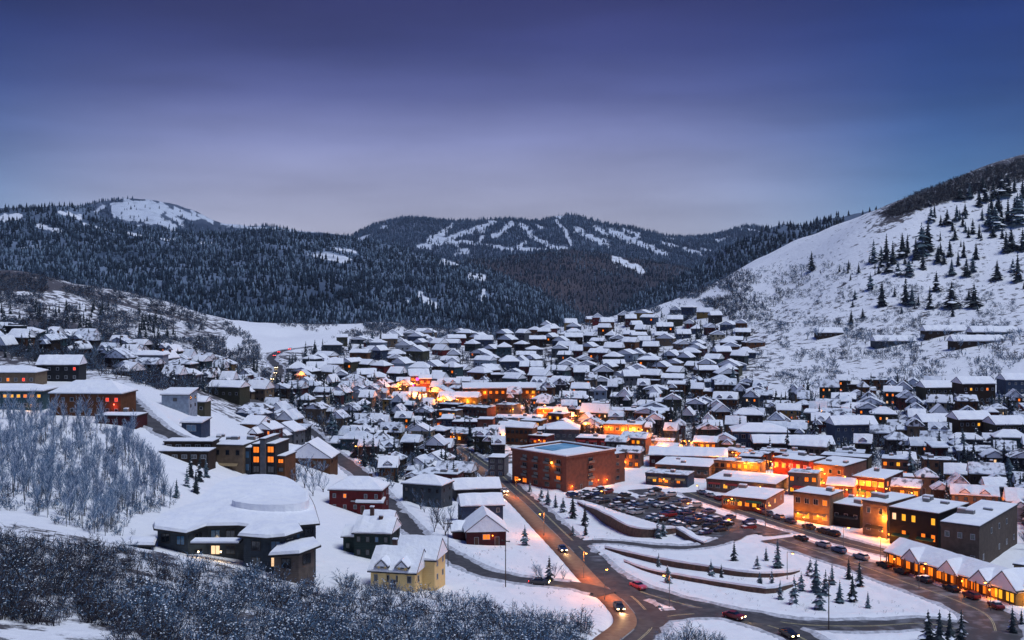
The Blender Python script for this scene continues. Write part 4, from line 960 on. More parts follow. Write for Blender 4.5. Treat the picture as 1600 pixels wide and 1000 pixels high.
for i_, (x0, x1, y0) in enumerate(((256,332,704),(250,326,720))):
    simple('carport', ('upper' if i_ == 0 else 'lower')+' of two long low snow-topped carports at the foot of the steep street', 'carport', x0, x1, y0-6, y0+1, 7, -2, 'flat', 0, 'dark brown', [('s',5,1,1.6,1.2,'ddddd')], 33+i_, group='stepped carports')
simple('snow_terrace_house', 'flat-roofed house with a wide clean snow deck behind the tan stone building', 'house', 300, 388, 690, 704, 10, -6, 'flat', 0, 'grey', [('s',6,1,1.1,1.2,'dddddd')], 36)
loc, th, w_, mpp = spot(449, 516, 730, 12, -4)
building('brown_barn', 'wide rust-brown barn with its gable facing the frosted trees', 'barn', loc, th, [(0,0,w_,12,3.8,'gy',4.8),(-w_*0.6,4,7,9,3.4,'gx',2.6,'charcoal')], 'rust', None, 37, [(0,'s',4,1,1.2,1.3,'dddd'),(0,'e',2,1,1.1,1.2,'dd')], [(0,3.0)], full=True, tm=browntrim, ov=0.9)

# --- town centre
simple('timber_lodge', 'long brown timber lodge with a row of amber windows and bright end bay', 'lodge', 724, 838, 607, 632, 16, 4, 'shed', 1.5, 'rust', [('s',12,2,1.7,1.7,'dodddododddooooooooooooy')], 41, lights=[(0.2,-1,0.8,1500,'o'),(-0.2,-1,0.8,1200,'o'),(0.45,-1,0.5,1500,'y')], tm=browntrim)
simple('upper_lodge', 'dark building with a clean white roof behind the amber timber lodge', 'lodge', 768, 822, 586, 602, 14, 4, 'flat', 0, 'charcoal', [('s',6,1,1.3,1.4,'dddddd')], 42)
simple('mustard_hall', 'mustard yellow hall glowing beside the timber lodge', 'hall', 684, 746, 621, 637, 12, -8, 'gx', 2.2, 'mustard', [('s',6,1,1.3,1.4,'yyoyoy')], 43, lights=[(-0.2,-1.2,0.8,1400,'y'),(0.25,-1.2,0.8,1400,'y')])
simple('pink_flat_hall', 'flat-roofed pinkish hall in front of the mustard hall', 'hall', 690, 770, 640, 652, 14, -6, 'flat', 0, 'pink brick', [('s',7,1,1.2,1.3,'ddddddd')], 44)
simple('dark_brick_store', 'dark brick store with two small lit windows between the blue and rust towers', 'store', 706, 746, 660, 684, 12, -6, 'flat', 0, 'maroon', [('s',4,2,1.2,1.4,'dododddd')], 45)
simple('rust_tower', 'square rust brick tower block with a blank front wall', 'building', 746, 770, 656, 690, 9, -6, 'flat', 0, 'brick red', [('s',1,1,1.2,1.4,'d',5)], 46)
simple('blue_tower', 'narrow blue-grey building beside the dark brick store', 'building', 690, 706, 655, 676, 9, -6, 'gx', 1.5, 'slate blue', [('s',2,2,1.1,1.4,'dddd')], 47)
simple('red_upper_store', 'red brick store with a long snowy flat roof behind the rust tower', 'store', 772, 846, 654, 668, 14, -6, 'flat', 0, 'brick red', [('s',8,1,1.2,1.4,'dddddddd')], 48)
simple('red_lower_store', 'red brick store with lower snowy roof stepping down towards the apartment block', 'store', 780, 846, 672, 688, 12, -6, 'flat', 0, 'maroon', [('s',7,1,1.2,1.4,'ddddodd')], 49, lights=[(-0.45,-1.2,0.8,900,'r'),(-0.2,-1.2,0.5,900,'o')])
simple('grey_vault_hall', 'grey hall with a rounded snowy roof behind the apartment block', 'hall', 848, 905, 672, 690, 16, -4, 'hip', 2.6, 'grey', [('s',6,1,1.2,1.3,'dddddd')], 50)
simple('grey_side_shop', 'grey panelled shop with stacked pale bays at the end of the apartment block', 'shop', 763, 788, 716, 745, 9, -10, 'flat', 0, 'grey', [('s',2,3,1.6,1.5,'ccdddd')], 51)
for i_, (x0, x1, yt, yb, wl, pat, lab) in enumerate([
  (620,640,596,612,'barn red','rorr','small red festive shop front beside the white-striped ramp'),
  (641,656,588,606,'rust','mrom','festive shop with magenta sign above the orange arcade'),
  (655,674,592,614,'rust','oroo','festive orange shop front with a glowing gable'),
  (640,664,612,624,'mustard','yyyo','low festive arcade with yellow lights in front of the magenta sign'),
  (676,690,585,598,'slate blue','pdpd','blue shop with a purple sign next to the festive shops')]):
    simple('festive_shop', lab, 'shop', x0, x1, yt, yb, 9, 3, 'gx', 1.8, wl, [('s',2,2,1.9,1.7,pat)], 60+i_, 'festively lit shops', lights=[(0.0,-1.5,0.7,900,'p' if i_ == 4 else ('o' if i_ % 2 else 'r'))])
simple('orange_corner_shop', 'shop front flooded with orange light just beyond the long green hall', 'shop', 838, 884, 640, 656, 10, -6, 'flat', 0, 'rust', [('s',5,1,1.8,2.0,'ooyoo')], 66, lights=[(-0.25,-1.5,0.9,2500,'o'),(0.25,-1.5,0.9,1800,'o')])
simple('green_hall', 'long olive green hall with two tiers of amber windows', 'hall', 900, 1050, 642, 664, 14, -8, 'flat', 0, 'olive', [('s',14,2,1.9,1.8,'d.ooo.dddddddddddooooddddddddd')], 67, lights=[(-0.25,-1.5,0.6,1200,'o'),(-0.4,-1.5,0.5,1500,'y')])
simple('glowing_brick_corner', 'brick corner building drenched in orange street light', 'building', 944, 1002, 664, 690, 13, -14, 'flat', 0, 'pink brick', [('s',7,2,1.5,1.7,'oyooyoooodoodd')], 68, lights=[(-0.35,-2,0.9,2600,'o'),(0.0,-2,0.7,3200,'o'),(0.3,-2,0.8,2600,'y')])
simple('small_brick_house', 'square brick house beside the orange-lit corner', 'house', 1000, 1018, 668, 686, 9, -6, 'gx', 1.6, 'rust', [('s',2,2,1.1,1.3,'dddd')], 69)
simple('red_awning_shop', 'flat shop with a bright red fascia in front of the orange-lit corner', 'shop', 900, 972, 686, 700, 12, -14, 'flat', 0, 'barn red', [('s',6,1,1.2,1.3,'dddddd')], 70)
simple('amber_arcade', 'low arcade lit amber below the small brick house', 'shop', 1014, 1052, 690, 704, 9, -12, 'flat', 0, 'mustard', [('s',5,1,1.5,1.6,'ooyoo')], 71, lights=[(0,-1.5,0.9,2200,'o'),(-0.4,-1.5,0.6,1500,'o')])
simple('maroon_warehouse', 'long dark red warehouse with snow roof above the parking lot', 'warehouse', 1016, 1134, 713, 732, 16, -10, 'gx', 2.2, 'maroon', [('s',10,1,1.2,1.2,'dddddddodd')], 72, lights=[(0.46,-2,0.9,2200,'o'),(0.35,-2,0.9,700,'y')])
simple('blue_hotel', 'blue hotel with bands of dark glass under a broad white roof', 'hotel', 1146, 1232, 676, 702, 16, -6, 'hip', 2.8, 'slate blue', [('s',8,2,1.9,1.9,'cdcdccdd')], 73)
simple('orange_lit_cottage', 'cottage with an orange lit front beyond the blue hotel', 'house', 1100, 1128, 666, 684, 9, -8, 'gx', 2.0, 'rust', [('s',3,1,1.4,1.4,'ooo')], 74, lights=[(0,-1.5,0.6,900,'o')])
simple('long_slate_gallery', 'long dark gallery with a wavy white roof behind the red-lit facade', 'gallery', 1180, 1302, 694, 712, 16, -6, 'gx', 2.4, 'charcoal', [('s',10,1,1.2,1.2,'dddddddddd')], 75)
simple('twin_blue_gables', 'slate blue house with twin front gables on the rise', 'house', 1304, 1372, 664, 694, 11, 4, 'gx', 3.0, 'slate blue', [('s',6,2,1.0,1.3,'dddddddddddd')], 76)
csimple('brick_gallery', 'pinkish brick gallery with a deep white roof beside the red-lit facade', 'gallery', 1318, 766, 1264, 1372, 730, -40, 'pink brick', [('s',4,2,1.2,1.5,'dydyoddd'),('e',4,1,1.2,1.4,'dddd')], 77, lights=[(-0.3,-2,0.3,1600,'o'),(0.15,-2,0.3,1200,'o')])
csimple('red_lit_facade', 'narrow facade lit scarlet and gold above the shopping street', 'store', 1264, 762, 1208, 1290, 722, -42, 'barn red', [('s',5,2,1.5,1.8,'yryryyoryr')], 78, lights=[(-0.35,-2.5,0.7,2600,'o'),(0.05,-2.5,0.8,2200,'r'),(0.35,-2.5,0.4,2600,'y')])
csimple('white_roof_market', 'low hall with the largest flat white roof beside the shopping street', 'hall', 1212, 776, 1104, 1262, 758, -28, 'taupe', [('s',9,1,1.6,1.6,'ddyddyydd')], 79, lights=[(0.3,-1.5,0.8,500,'y')])
csimple('beige_gallery', 'beige low gallery with snowy roof and yellow windows by the street lamps', 'gallery', 1196, 800, 1128, 1240, 782, -30, 'pink brick', [('s',6,1,1.5,1.6,'ddyoyd'),('e',3,1,1.4,1.5,'yyd')], 80, lights=[(-0.3,-2,0.8,900,'o')])
csimple('blue_roof_shops', 'pair of pale shops with icy roof under the maroon warehouse', 'shop', 1108, 748, 1024, 1150, 731, -20, 'taupe', [('s',8,1,1.3,1.4,'ddddoddd')], 81, lights=[(-0.45,-2,0.6,1200,'o')])
csimple('orange_restaurant', 'flat-roofed restaurant with big orange windows behind the black building', 'restaurant', 1382, 784, 1332, 1412, 750, -36, 'maroon', [('s',5,2,1.8,1.9,'ooooyyyyoy'),('e',3,2,1.6,1.7,'oydood')], 82, lights=[(-0.2,-2,0.5,1500,'o'),(0.3,-2,0.5,1500,'o')])
csimple('tan_storefront', 'tan storefront with arched amber light next to the black box building', 'store', 1296, 822, 1240, 1318, 776, -38, 'tan', [('s',4,2,1.6,1.8,'oyoodddo')], 83, lights=[(-0.3,-2,0.35,1500,'o'),(0.25,-2,0.35,1800,'o')])
csimple('black_box_store', 'low black box building with snow cap beside the tan storefront', 'store', 1344, 826, 1300, 1372, 793, -40, 'black', [('s',3,1,1.2,1.2,'ddd')], 84)
csimple('taupe_store', 'taupe stucco store joined to the black building with yellow windows', 'store', 1386, 842, 1348, 1430, 788, -46, 'taupe', [('s',2,2,1.3,1.8,'dddd')], 85, lights=[(0.45,-2,0.25,1300,'o')])
csimple('black_theatre', 'black two-storey building with a row of bright yellow windows', 'theatre', 1466, 862, 1390, 1520, 804, -44, 'black', [('s',5,2,1.3,2.0,'.o.oobyy.yyy',1.0),('e',2,1,1.3,1.8,'dd')], 86, lights=[(-0.45,-2,0.3,1500,'o'),(0.1,-2,0.2,900,'o')], full=True, tm=darktrim)
csimple('stone_hall', 'large plain brown stone hall with a wide snow roof at the plaza', 'hall', 1530, 892, 1470, 1680, 824, -38, 'stone', [('s',3,2,1.2,1.5,'dddddd'),('e',5,2,1.2,1.5,'d.ddd.ddd.')], 87, full=True, dmax=36)
csimple('plaza_kiosk', 'small tan building past the glowing gable of the market hall', 'building', 1606, 912, 1584, 1660, 886, -40, 'tan', [('s',2,1,1.1,1.2,'od')], 88)
# condominium terraces on the right slope
for i_, (x0, x1, yt, yb, dp, wl, lab) in enumerate([
  (1278,1318,520,527,9,'dark brown','low dark cottage alone at the foot of the open snowy hill'),
  (1368,1432,533,540,10,'blue grey','blue-grey chalet among frosted trees at the foot of the hill'),
  (1446,1512,517,524,9,'dark brown','dark timber chalet row under the lone hill conifers, upper terrace'),
  (1520,1590,519,526,9,'charcoal','charcoal chalet row beside the tall dark conifer, upper terrace'),
  (1490,1570,533,540,9,'dark brown','long dark chalet row on the lower terrace at the foot of the hill')]):
    simple('chalet_row', lab, 'chalet', x0, x1, yt, yb, dp, 2, 'gx', 3.0, wl, [('s',5,1,1.2,1.3,'dddddd')], 110+i_, th=0.7)
for i_, (x0, x1, yt, yb, pat, lab) in enumerate([
  (1446,1500,606,630,'dddddodddddd','dark timber terrace with an orange window, upper row by the snow field'),
  (1504,1556,600,634,'dddddddyddod','tall dark timber terrace with yellow window, upper row by the snow field'),
  (1442,1494,660,682,'dddddddodddd','dark timber terrace in the lower row with a row of little snow dormers'),
  (1498,1552,656,686,'dodddodddydd','dark timber terrace in the lower row with three amber windows'),
  (1556,1606,664,690,'dddddddddddd','unlit dark timber terrace at the end of the lower row')]):
    simple('timber_terrace', lab, 'terrace', x0, x1, yt, yb, 12, 3, 'gx', 2.8, ('olive','dark brown')[i_ % 2], [('s',6,2,1.2,1.4,pat)], 90+i_, 'timber terraces on the slope')
simple('blue_slope_house', 'blue-grey house with white roof at the edge of the snow field', 'house', 1572, 1622, 594, 616, 11, 0, 'gx', 2.6, 'slate blue', [('s',5,2,1.1,1.3,'dcddcddddd')], 96)

# --- market hall along the plaza, lit orange
A, B = P(1387, 886), P(1588, 946); e_ = Vector((B.x-A.x, B.y-A.y, 0)); L = e_.length; th = math.atan2(e_.y, e_.x); nb = Vector((-e_.y, e_.x, 0)).normalized()
mid = (A+B)/2+nb*4.5; FOOT.append((mid.x, mid.y, th, L/2+1, 8))
vols = [(0,0,L,9,3.6,'gx',2.6)]+[(u*L,-2.6,5.2,4.4,3.5,'gy',2.4) for u in (-0.28,0.02,0.26)]+[(L*0.43,-2.0,6.5,6.0,4.4,'gy',3.0,'mustard')]
mk = building('market_hall', 'long market hall glowing orange under snowy gables along the plaza', 'market hall', mid, th, vols, 'rust', None, 97,
   [(0,'s',15,1,1.7,2.2,'oooooooooooooood'),(4,'s',2,1,2.4,2.6,'yy'),(0,'e',2,1,2.4,2.4,'yy')]+[(i,'s',2,1,1.6,2.0,'oo') for i in (1,2,3)], tm=browntrim, ov=0.8,
   lights=[(u*L,-6.0,2.6,420,'o') for u in (-0.4,-0.15,0.15,0.35)]+[(L*0.5+1.5,-1.5,3.0,700,'y')])
for u in np.linspace(-0.48, 0.48, 13):
    q = MB(); q.cyl(0,0,-1,3.4,0.16,0.14,browntrim,8); obj('post', q.mesh('post'), mk, (u*L, -5.6, 0))

# ------------------------------------------------------------------ retaining walls below the parking lot
rwm = mat('brown_block_wall', (0.13,0.078,0.058), 0.9, (0.06,0.042,0.036), 1.2, 0.03, 3)
def retaining(label, pts, hs, th=0.7):
    g = [P(*p) for p in pts]; S = spline(g, 1.5); n = len(S); hh = np.interp(np.linspace(0, 1, n), np.linspace(0, 1, len(hs)), hs)
    T = np.gradient(S[:, :2], axis=0); T /= np.linalg.norm(T, axis=1)[:, None]+1e-9; Nn = np.c_[-T[:, 1], T[:, 0]]
    t = thing('retaining_wall', label, 'wall', (0,0,0), 0, 'stepped retaining walls below the parking lot')
    def shell(o0, o1, zb, zt, m, nm, par):
        A = S[:, :2]+Nn*o0; B_ = S[:, :2]+Nn*o1; b = MB(); V = []
        for i in range(n): V += [(A[i,0],A[i,1],S[i,2]+zb[i]),(B_[i,0],B_[i,1],S[i,2]+zb[i]),(B_[i,0],B_[i,1],S[i,2]+zt[i]),(A[i,0],A[i,1],S[i,2]+zt[i])]
        fs = [(4*i+k, 4*i+(k+1) % 4, 4*i+4+(k+1) % 4, 4*i+4+k) for i in range(n-1) for k in range(4)]+[(3,2,1,0), tuple(4*(n-1)+k for k in range(4))]
        b.raw(V, fs, m); return b.build(nm, par)
    w0 = shell(0, th, np.full(n, -1.5), hh, rwm, 'wall', t); rj = np.random.RandomState(3).rand(n)*0.2
    shell(-0.15, th+1.2, hh-0.05, hh+0.35+rj, roofsnow, 'snow_cover', t)
retaining('tall curved brown retaining wall holding up the parking lot', [(902,786),(925,803),(950,822),(985,838),(1020,840),(1056,833)], [0.5,1.3,2.6,3.3,2.6,1.5])
retaining('tapering brown wall end beside the lot access road', [(1056,836),(1080,845),(1100,852)], [2.0,1.4,0.6])
retaining('upper long brown garden wall across the snowy bank', [(945,858),(990,872),(1040,884),(1100,893),(1170,902),(1225,900),(1250,893)], [0.5,1.2,1.5,1.4,1.2,0.9,0.4])
retaining('lower long rusty garden wall with the street lamp in front', [(975,878),(1010,893),(1060,905),(1120,916),(1180,926),(1210,927),(1250,912)], [0.3,0.7,1.0,1.1,1.3,1.1,0.3])
# ------------------------------------------------------------------ the houses of the town
ROADP = ALLP
TOWN = [[(425,604),(462,556),(560,532),(640,526),(830,530),(866,508),(1000,500),(1070,486),(1170,505),(1185,545),(1150,596),(1220,628),(1330,606),(1440,606),(1670,640),(1670,830),(1610,860),(1600,800),(1500,806),(1430,760),(1380,735),(1230,720),(1140,708),(1010,712),(900,690),(782,694),(786,742),(700,765),(640,748),(612,762),(545,712),(500,672),(440,632)],
        [(-20,520),(120,532),(220,545),(330,570),(420,600),(450,640),(330,604),(200,588),(140,556),(-20,548)],
        [(430,640),(520,700),(470,690),(420,690),(385,660)]]
LAND = [('near the brick apartment block',860,740),('near the amber timber lodge',780,620),('near the rust-brown barn',485,715),('by the bend road',440,580),('near the blue hotel',1190,690),
 ('near the timber terraces',1500,650),('below the open snowy hill',1250,540),('under the forest ridge',640,540),('under the forest ridge',780,540),('near the steep street',260,640),('beyond the green hall',980,620),('behind the brick gallery',1340,730),
 ('behind the stone hall',1530,790),('above the curving hill road',590,730),('near the festive shops',640,600),('beside the twin blue gables',1340,660),('under the pine ridge',1040,520),('near the green hall',1080,640),
 ('on the far rise',900,560),('on the far rise',1000,560),('below the thicket hillside',330,580),('above the long lit house',60,540),('near the slate house',720,770),('beside the snow field',1170,570),('near the maroon warehouse',1070,700)]
LAND = [(a, P(x, y)) for a, x, y in LAND]; LAND = [(a, v) for a, v in LAND if v is not None]
cw = ['dark brown']*7+['charcoal']*5+['slate blue']*4+['maroon']*4+['barn red']*2+['olive']*4+['grey']*2+['blue grey']*3+['teal']*2+['tan']*3+['white']+['rust']*4+['cream']+['pale blue']+['dark green']*3+['mustard']*1
rng = random.Random(11); cand = []
SHOPZ = [(700,690),(690,640),(760,640),(842,655),(960,690),(1010,700),(1140,712),(1260,716),(1400,742),(1430,800),(1330,792),(1232,768),(1100,772),(1010,752),(975,722),(900,694),(842,698),(780,700)]
nsh = 0; xs = [p[0] for p in SHOPZ]; ys = [p[1] for p in SHOPZ]
shw = ['maroon','brick red','pink brick','taupe','charcoal','tan','rust','dark brown','olive','slate blue']
tot = 0
def free(g, r):
    for f in FOOT:
        if abs(g.x-f[0]) < 60 and abs(g.y-f[1]) < 60 and fdist(g.x, g.y, f) < r: return False
    return not on_road(g, r*0.8)
def sight_ok(g):              # keep plots in front of landmark facades clear
    px, py = pxl(g)
    for (x0, y0, x1, y1) in ((1380,800,1600,900),(780,700,975,790),(505,790,605,900),(408,538,462,618),(1205,735,1420,790)):
        if x0 < px < x1 and y0 < py < y1: return False
    return True
for _ in range(2600):
    px, py = rng.uniform(min(xs), max(xs)), rng.uniform(min(ys), max(ys))
    if not poly_in(np.array([px]), np.array([py]), SHOPZ)[0]: continue
    g = P(px, py)
    if g is None or not free(g, 6.4) or nsh > 90: continue
    rs = random.Random(nsh*13+1); w_, d_, h = rs.choice([rs.uniform(8,11), rs.uniform(12,18)]), rs.uniform(7,10), rs.choice([4.2,6.0,6.5,7.5]); wl = rs.choice(shw); rot = R(-24+rs.uniform(-8,8)); nw = int(w_/2)
    FOOT.append((g.x, g.y, rot, w_/2, d_/2)); lit = rs.random() < 0.6; nr_ = 1 if h < 5 else 2
    pat = ''.join(rs.choice('ooyd' if lit and rs.random() < .7 else 'd') for _ in range(nw*nr_))
    roof = rs.choice(['flat','flat','flat','gx']); nl = min(LAND, key=lambda a: (a[1].x-g.x)**2+(a[1].y-g.y)**2)[0]
    lab = ('low ' if h < 5 else 'tall ' if h > 8 else 'two-storey ')+wl+(' flat-roofed' if roof == 'flat' else ' gabled')+' shop'+(' with amber windows' if any(c in 'oy' for c in pat) else ' with dark windows')+' in the centre '+nl
    building('shop', lab, 'shop', (g.x, g.y, g.z), rot, [(0,0,w_,d_,h,roof,1.8)], wl, 'small shops of the town centre', 300+nsh, [(0,'s',nw,nr_,1.4,1.6,pat),(0,'w',3,nr_,1.3,1.5,'dod' if lit else 'd')], tm=darktrim, snowm=rs.choice(ROOFSNOW), vents=[(rs.uniform(-2,2),rs.uniform(-2,2),h+0.3,1.6,1.4,1.0)] if roof == 'flat' and rs.random() < .6 else (),
        lights=[(rs.uniform(-.3,.3)*w_, -d_/2-1.2, 2.8, rs.choice([500,900,1500]), 'o')] if lit and rs.random() < .6 else ())
    nsh += 1
print('shops', nsh)
for poly, n in zip(TOWN, (3000, 420, 60)):
    xs = [p[0] for p in poly]; ys = [p[1] for p in poly]
    for _ in range(n*3):
        px, py = rng.uniform(min(xs), max(xs)), rng.uniform(min(ys), max(ys))
        if not poly_in(np.array([px]), np.array([py]), poly)[0]: continue
        g = P(px, py)
        if g is None or g.y > 1120: continue
        gap = rng.choice([4.6,5.6,6.8]) if g.y < 560 else (rng.choice([5.2,6.8,9.0]) if g.y < 750 else rng.choice([7.0,9.0,12.0]))
        if not free(g, gap) or not sight_ok(g): continue
        FOOT.append((g.x, g.y, gap)); cand.append(g)
cand.sort(key=lambda g: g.y)
near_h, far_h = cand[:300], cand[300:]
grid_dir = -14
STO = ['low','two-storey','tall']
def make_house(g, k, parent_mode=True):
    r = random.Random(k*31+5); near = g.y < 620
    w_ = r.choice([r.uniform(5,7), r.uniform(6,8.5), r.uniform(7,11), r.uniform(9,14)]); d = r.uniform(5.5, 9.0); st = r.choice([0,1,1,1,2]); h = (3.2, 5.2, 7.0)[st]+r.uniform(-.3,.5)
    roof = r.choice(['gx']*9+['gy']*7+['hip']*4+['flat','shed']); rise = r.uniform(2.0, 3.6) if roof in ('gx','gy') else (r.uniform(1.8,2.8) if roof == 'hip' else 1.0)
    wall = r.choice(cw); rot = grid_dir+r.choice([0,0,0,90,-90,8,-8])+r.uniform(-7,7); 
    if abs(rot+grid_dir) > 60: rot -= 90 if rot > 0 else -90; 
    wing = r.random() < 0.45; lit = r.random() < 0.32; ch = r.random() < 0.35 and roof in ('gx','gy')
    vols = [(0,0,w_,d,h,roof,rise)]
    if wing:
        ww = r.uniform(3.5, 5.5); s = r.choice([-1,1]); wr = r.choice(['gy','gx','shed'])
        vols.append((s*(w_/2+ww/2-0.5), r.uniform(-1.5,1.5), ww, d*0.65, h*0.72, wr, r.uniform(1.0,1.9)) if r.random() < .5 else (s*w_*0.2, -d/2-1.6, w_*0.42, 3.6, h*0.8, 'gy', 1.5))
    if roof == 'gx' and r.random() < 0.4:
        for u in ([0] if w_ < 8 else [-0.22,0.22]): vols.append((u*w_, -d*0.26, 1.9, d*0.42, h+rise*0.42, 'gy', 0.7))
    nw = max(2, int(w_/2.6)); rows_ = 1 if st == 0 else 2
    pat = ''.join(r.choice('oob' if lit and r.random() < 0.45 else 'd') for _ in range(nw*rows_))
    if not lit: pat = 'd'*nw*rows_
    elif not any(c in 'ob' for c in pat): pat = 'o'+pat[1:]
    near_l = min(LAND, key=lambda a: (a[1].x-g.x)**2+(a[1].y-g.y)**2)[0]
    rp = {'gx':'eaves-front','gy':'gable-front','hip':'hip-roofed','flat':'flat-roofed','shed':'lean-to-roofed'}[roof]
    ft = [x for x, c in (('an amber window', lit), ('a side wing', wing), ('a chimney', ch)) if c]
    lab = STO[st]+' '+wall+' '+rp+' house'+((' with '+' and '.join(x.split(' ',1)[1] for x in ft[:2])) if ft else '')+' '+near_l
    z = min(gz(g.x+a, g.y+b_) for a in (-4,4) for b_ in (-4,4))+0.4
    ws = [(0,'s',nw,rows_,1.05,1.35,pat)]
    if near: ws += [(0,'e' if g.x < 0 else 'w',2,rows_,1.0,1.3,'d'*4)]
    cz = h+rise
    t = building('house', lab, 'house', (g.x, g.y, z), R(rot), vols, wall, 'snow-roofed houses of the town', k, ws, [(0, r.uniform(-.3,.3)*w_)] if near and roof != 'gy' else (),
        [(r.uniform(-.25,.25)*w_ if roof == 'gx' else 0.9, 0.9 if roof == 'gx' else r.uniform(-.2,.2)*d, h+rise*0.5, cz+1.1)] if ch else (), tm=r.choice([darktrim, darktrim, browntrim, metalg, trimm]), th=r.uniform(0.35,0.6), ov=r.uniform(0.4,0.7), snowm=r.choice(ROOFSNOW))
    return t
for k, g in enumerate(near_h): make_house(g, k)
# the farthest houses, small on the slopes at the end of the valley, merged as one mass
W, Rf, S, Wn = MB(), MB(), MB(), MB()
def tr(b, i0, g, z, rot):
    c, s = math.cos(rot), math.sin(rot)
    for i in range(i0, len(b.v)): x, y, q = b.v[i]; b.v[i] = (g.x+x*c-y*s, g.y+x*s+y*c, z+q)
for k, g in enumerate(far_h):
    r = random.Random(k+900); i0, i1, i2, i3 = len(W.v), len(Rf.v), len(S.v), len(Wn.v)
    w_ = r.uniform(8,14); d = r.uniform(8,11); h = r.choice([3.4,5.4,6.6]); roof = r.choice(['gx','gx','gy','gy','hip'])
    volume(W, Rf, S, 0, 0, w_, d, h, roof, r.uniform(2.0,3.6), WALL[r.choice(cw)], r, th=0.5)
    for c_ in range(3):
        gm = glassl if r.random() < 0.06 else glassd; x = -w_/2+w_*(c_+0.5)/3; Wn.box(x-0.6, x+0.6, -d/2-0.06, -d/2+0.05, h*0.5, h*0.5+1.4, gm)
    z = gz(g.x, g.y); rot = R(grid_dir+r.uniform(-25,25))
    for b, i in ((W,i0),(Rf,i1),(S,i2),(Wn,i3)): tr(b, i, g, z, rot)
if far_h:
    t = obj('distant_houses', W.mesh('distant_houses')); tag(t, 'huddle of tiny snow-roofed houses on the slopes at the far end of the valley', 'houses', None, 'stuff')
    Rf.build('roofs', t)['kind'] = 'stuff'; S.build('roof_snow', t)['kind'] = 'stuff'; Wn.build('windows', t)['kind'] = 'stuff'
print('houses', len(near_h), len(far_h), near_h[-1].y)

# ------------------------------------------------------------------ conifers
HILLT = [(1268,423,26),(1365,410,30),(1385,408,36),(1395,412,30),(1410,402,32),(1418,395,25),(1440,398,45),(1450,392,40),(1442,420,25),(1466,410,22),(1484,400,22),(1506,402,22),(1525,405,22),(1420,430,22),(1373,427,12),(1360,452,22),(1378,478,32),(1398,463,14),(1415,475,36),(1425,477,25),(1463,455,26),(1487,430,22),(1510,432,25),(1520,425,22),(1487,480,34),(1522,480,32),(1558,437,26),(1590,440,38),(1330,505,18),
 (1480,350,20),(1495,345,22),(1460,340,18),(1455,346,20),(1500,312,18),(1515,310,20),(1530,322,26),(1540,315,26),(1552,310,25),(1565,305,28),(1575,300,25),(1545,352,30),(1555,358,32),(1565,350,28),(1575,345,30),(1585,340,28),(1595,335,30),(1520,365,20),(1530,372,20),(1572,395,30),(1580,390,28),(1598,392,30),(1590,350,40),(1508,335,15),(1453,322,12),(1536,300,22),(1549,335,24),(1560,330,26),(1470,352,14),(1431,405,30),(1388,425,18),(1403,430,20),(1475,412,18),(1497,415,20),(1585,300,22),(1598,310,26)]
r2 = random.Random(4); ns0 = lambda s, k, c: (lambda px, py: 1.0 if vnoise(px/s, py/s*1.6, k) > c else 0.08)
for px, py, hp in HILLT:
    g = P(px, py)
    if g is None or g.y > 1400: continue
    h = max(6, min(26, 1.2*hp*g.y/F)); kd = r2.choice(['dark','dark','snow']); ft_ = r2.uniform(1.1, 1.8)
    lb = ('tall' if h > 17 else 'short' if h < 9 else 'sizeable' if h > 13.5 else 'mid-sized')+(' bushy' if ft_ > 1.5 else ' slim' if ft_ < 1.3 else '')+(' dark' if kd == 'dark' else ' frosted')+' conifer '+('under the scrub crest' if py < 330 else 'high up' if py < 375 else 'halfway up' if py < 425 else 'low down')+' on the open snowy hill'
    conifer(g, h, kd, lb, 'conifers on the open snowy hill', fat=ft_)
r = random.Random(5)
for g in scatter_poly([(1290,430),(1600,300),(1600,480),(1450,500),(1330,500)], 55, 41, gap=4, dens=ns0(38,23,0.55)):
    h = r.uniform(4, 11); kd = r2.choice(['dark','dark','snow']); py = pxl(g)[1]
    conifer(g, h, kd, ('tiny' if h < 6 else 'little' if h < 8.5 else 'stocky')+(' dark' if kd == 'dark' else ' frosted')+' conifer scattered '+('under the scrub crest' if py < 340 else 'high up' if py < 385 else 'halfway up' if py < 430 else 'low down')+' on the open snowy hill', 'conifers on the open snowy hill', fat=1.3)
PLZ = [(820,852,32,'s'),(858,908,40,'d'),(895,810,40,'d'),(914,822,36,'d'),(856,790,26,'s'),(846,784,24,'s'),(828,770,20,'s'),(868,793,22,'s'),(880,800,24,'s'),(1028,841,34,'s'),(1036,838,26,'s'),(1029,892,28,'s'),(1043,911,30,'s'),(1111,902,28,'s'),(1127,905,24,'d'),(1147,876,32,'d'),(1183,889,22,'s'),(1215,887,44,'s'),(1197,876,22,'s'),(1206,913,24,'s'),(1187,913,18,'s'),(1241,944,46,'s'),(1219,936,30,'s'),(1275,926,56,'s'),(1280,952,42,'s'),(1300,913,32,'s'),(1312,942,36,'s'),(1252,923,30,'s'),(1266,900,28,'s'),(1332,940,44,'d'),(1343,916,40,'d'),(1326,905,34,'d'),(1290,930,40,'s'),(1356,950,26,'s'),(895,838,18,'s'),(915,836,22,'d'),
 (1450,1004,52,'d'),(1468,1010,58,'d'),(1484,1004,50,'d'),(1502,1006,54,'d'),(1582,990,44,'d'),(1596,978,26,'d'),(298,745,38,'d'),(312,752,42,'d'),(306,770,36,'d'),(292,760,30,'s'),(322,745,30,'s'),(276,778,30,'s')]
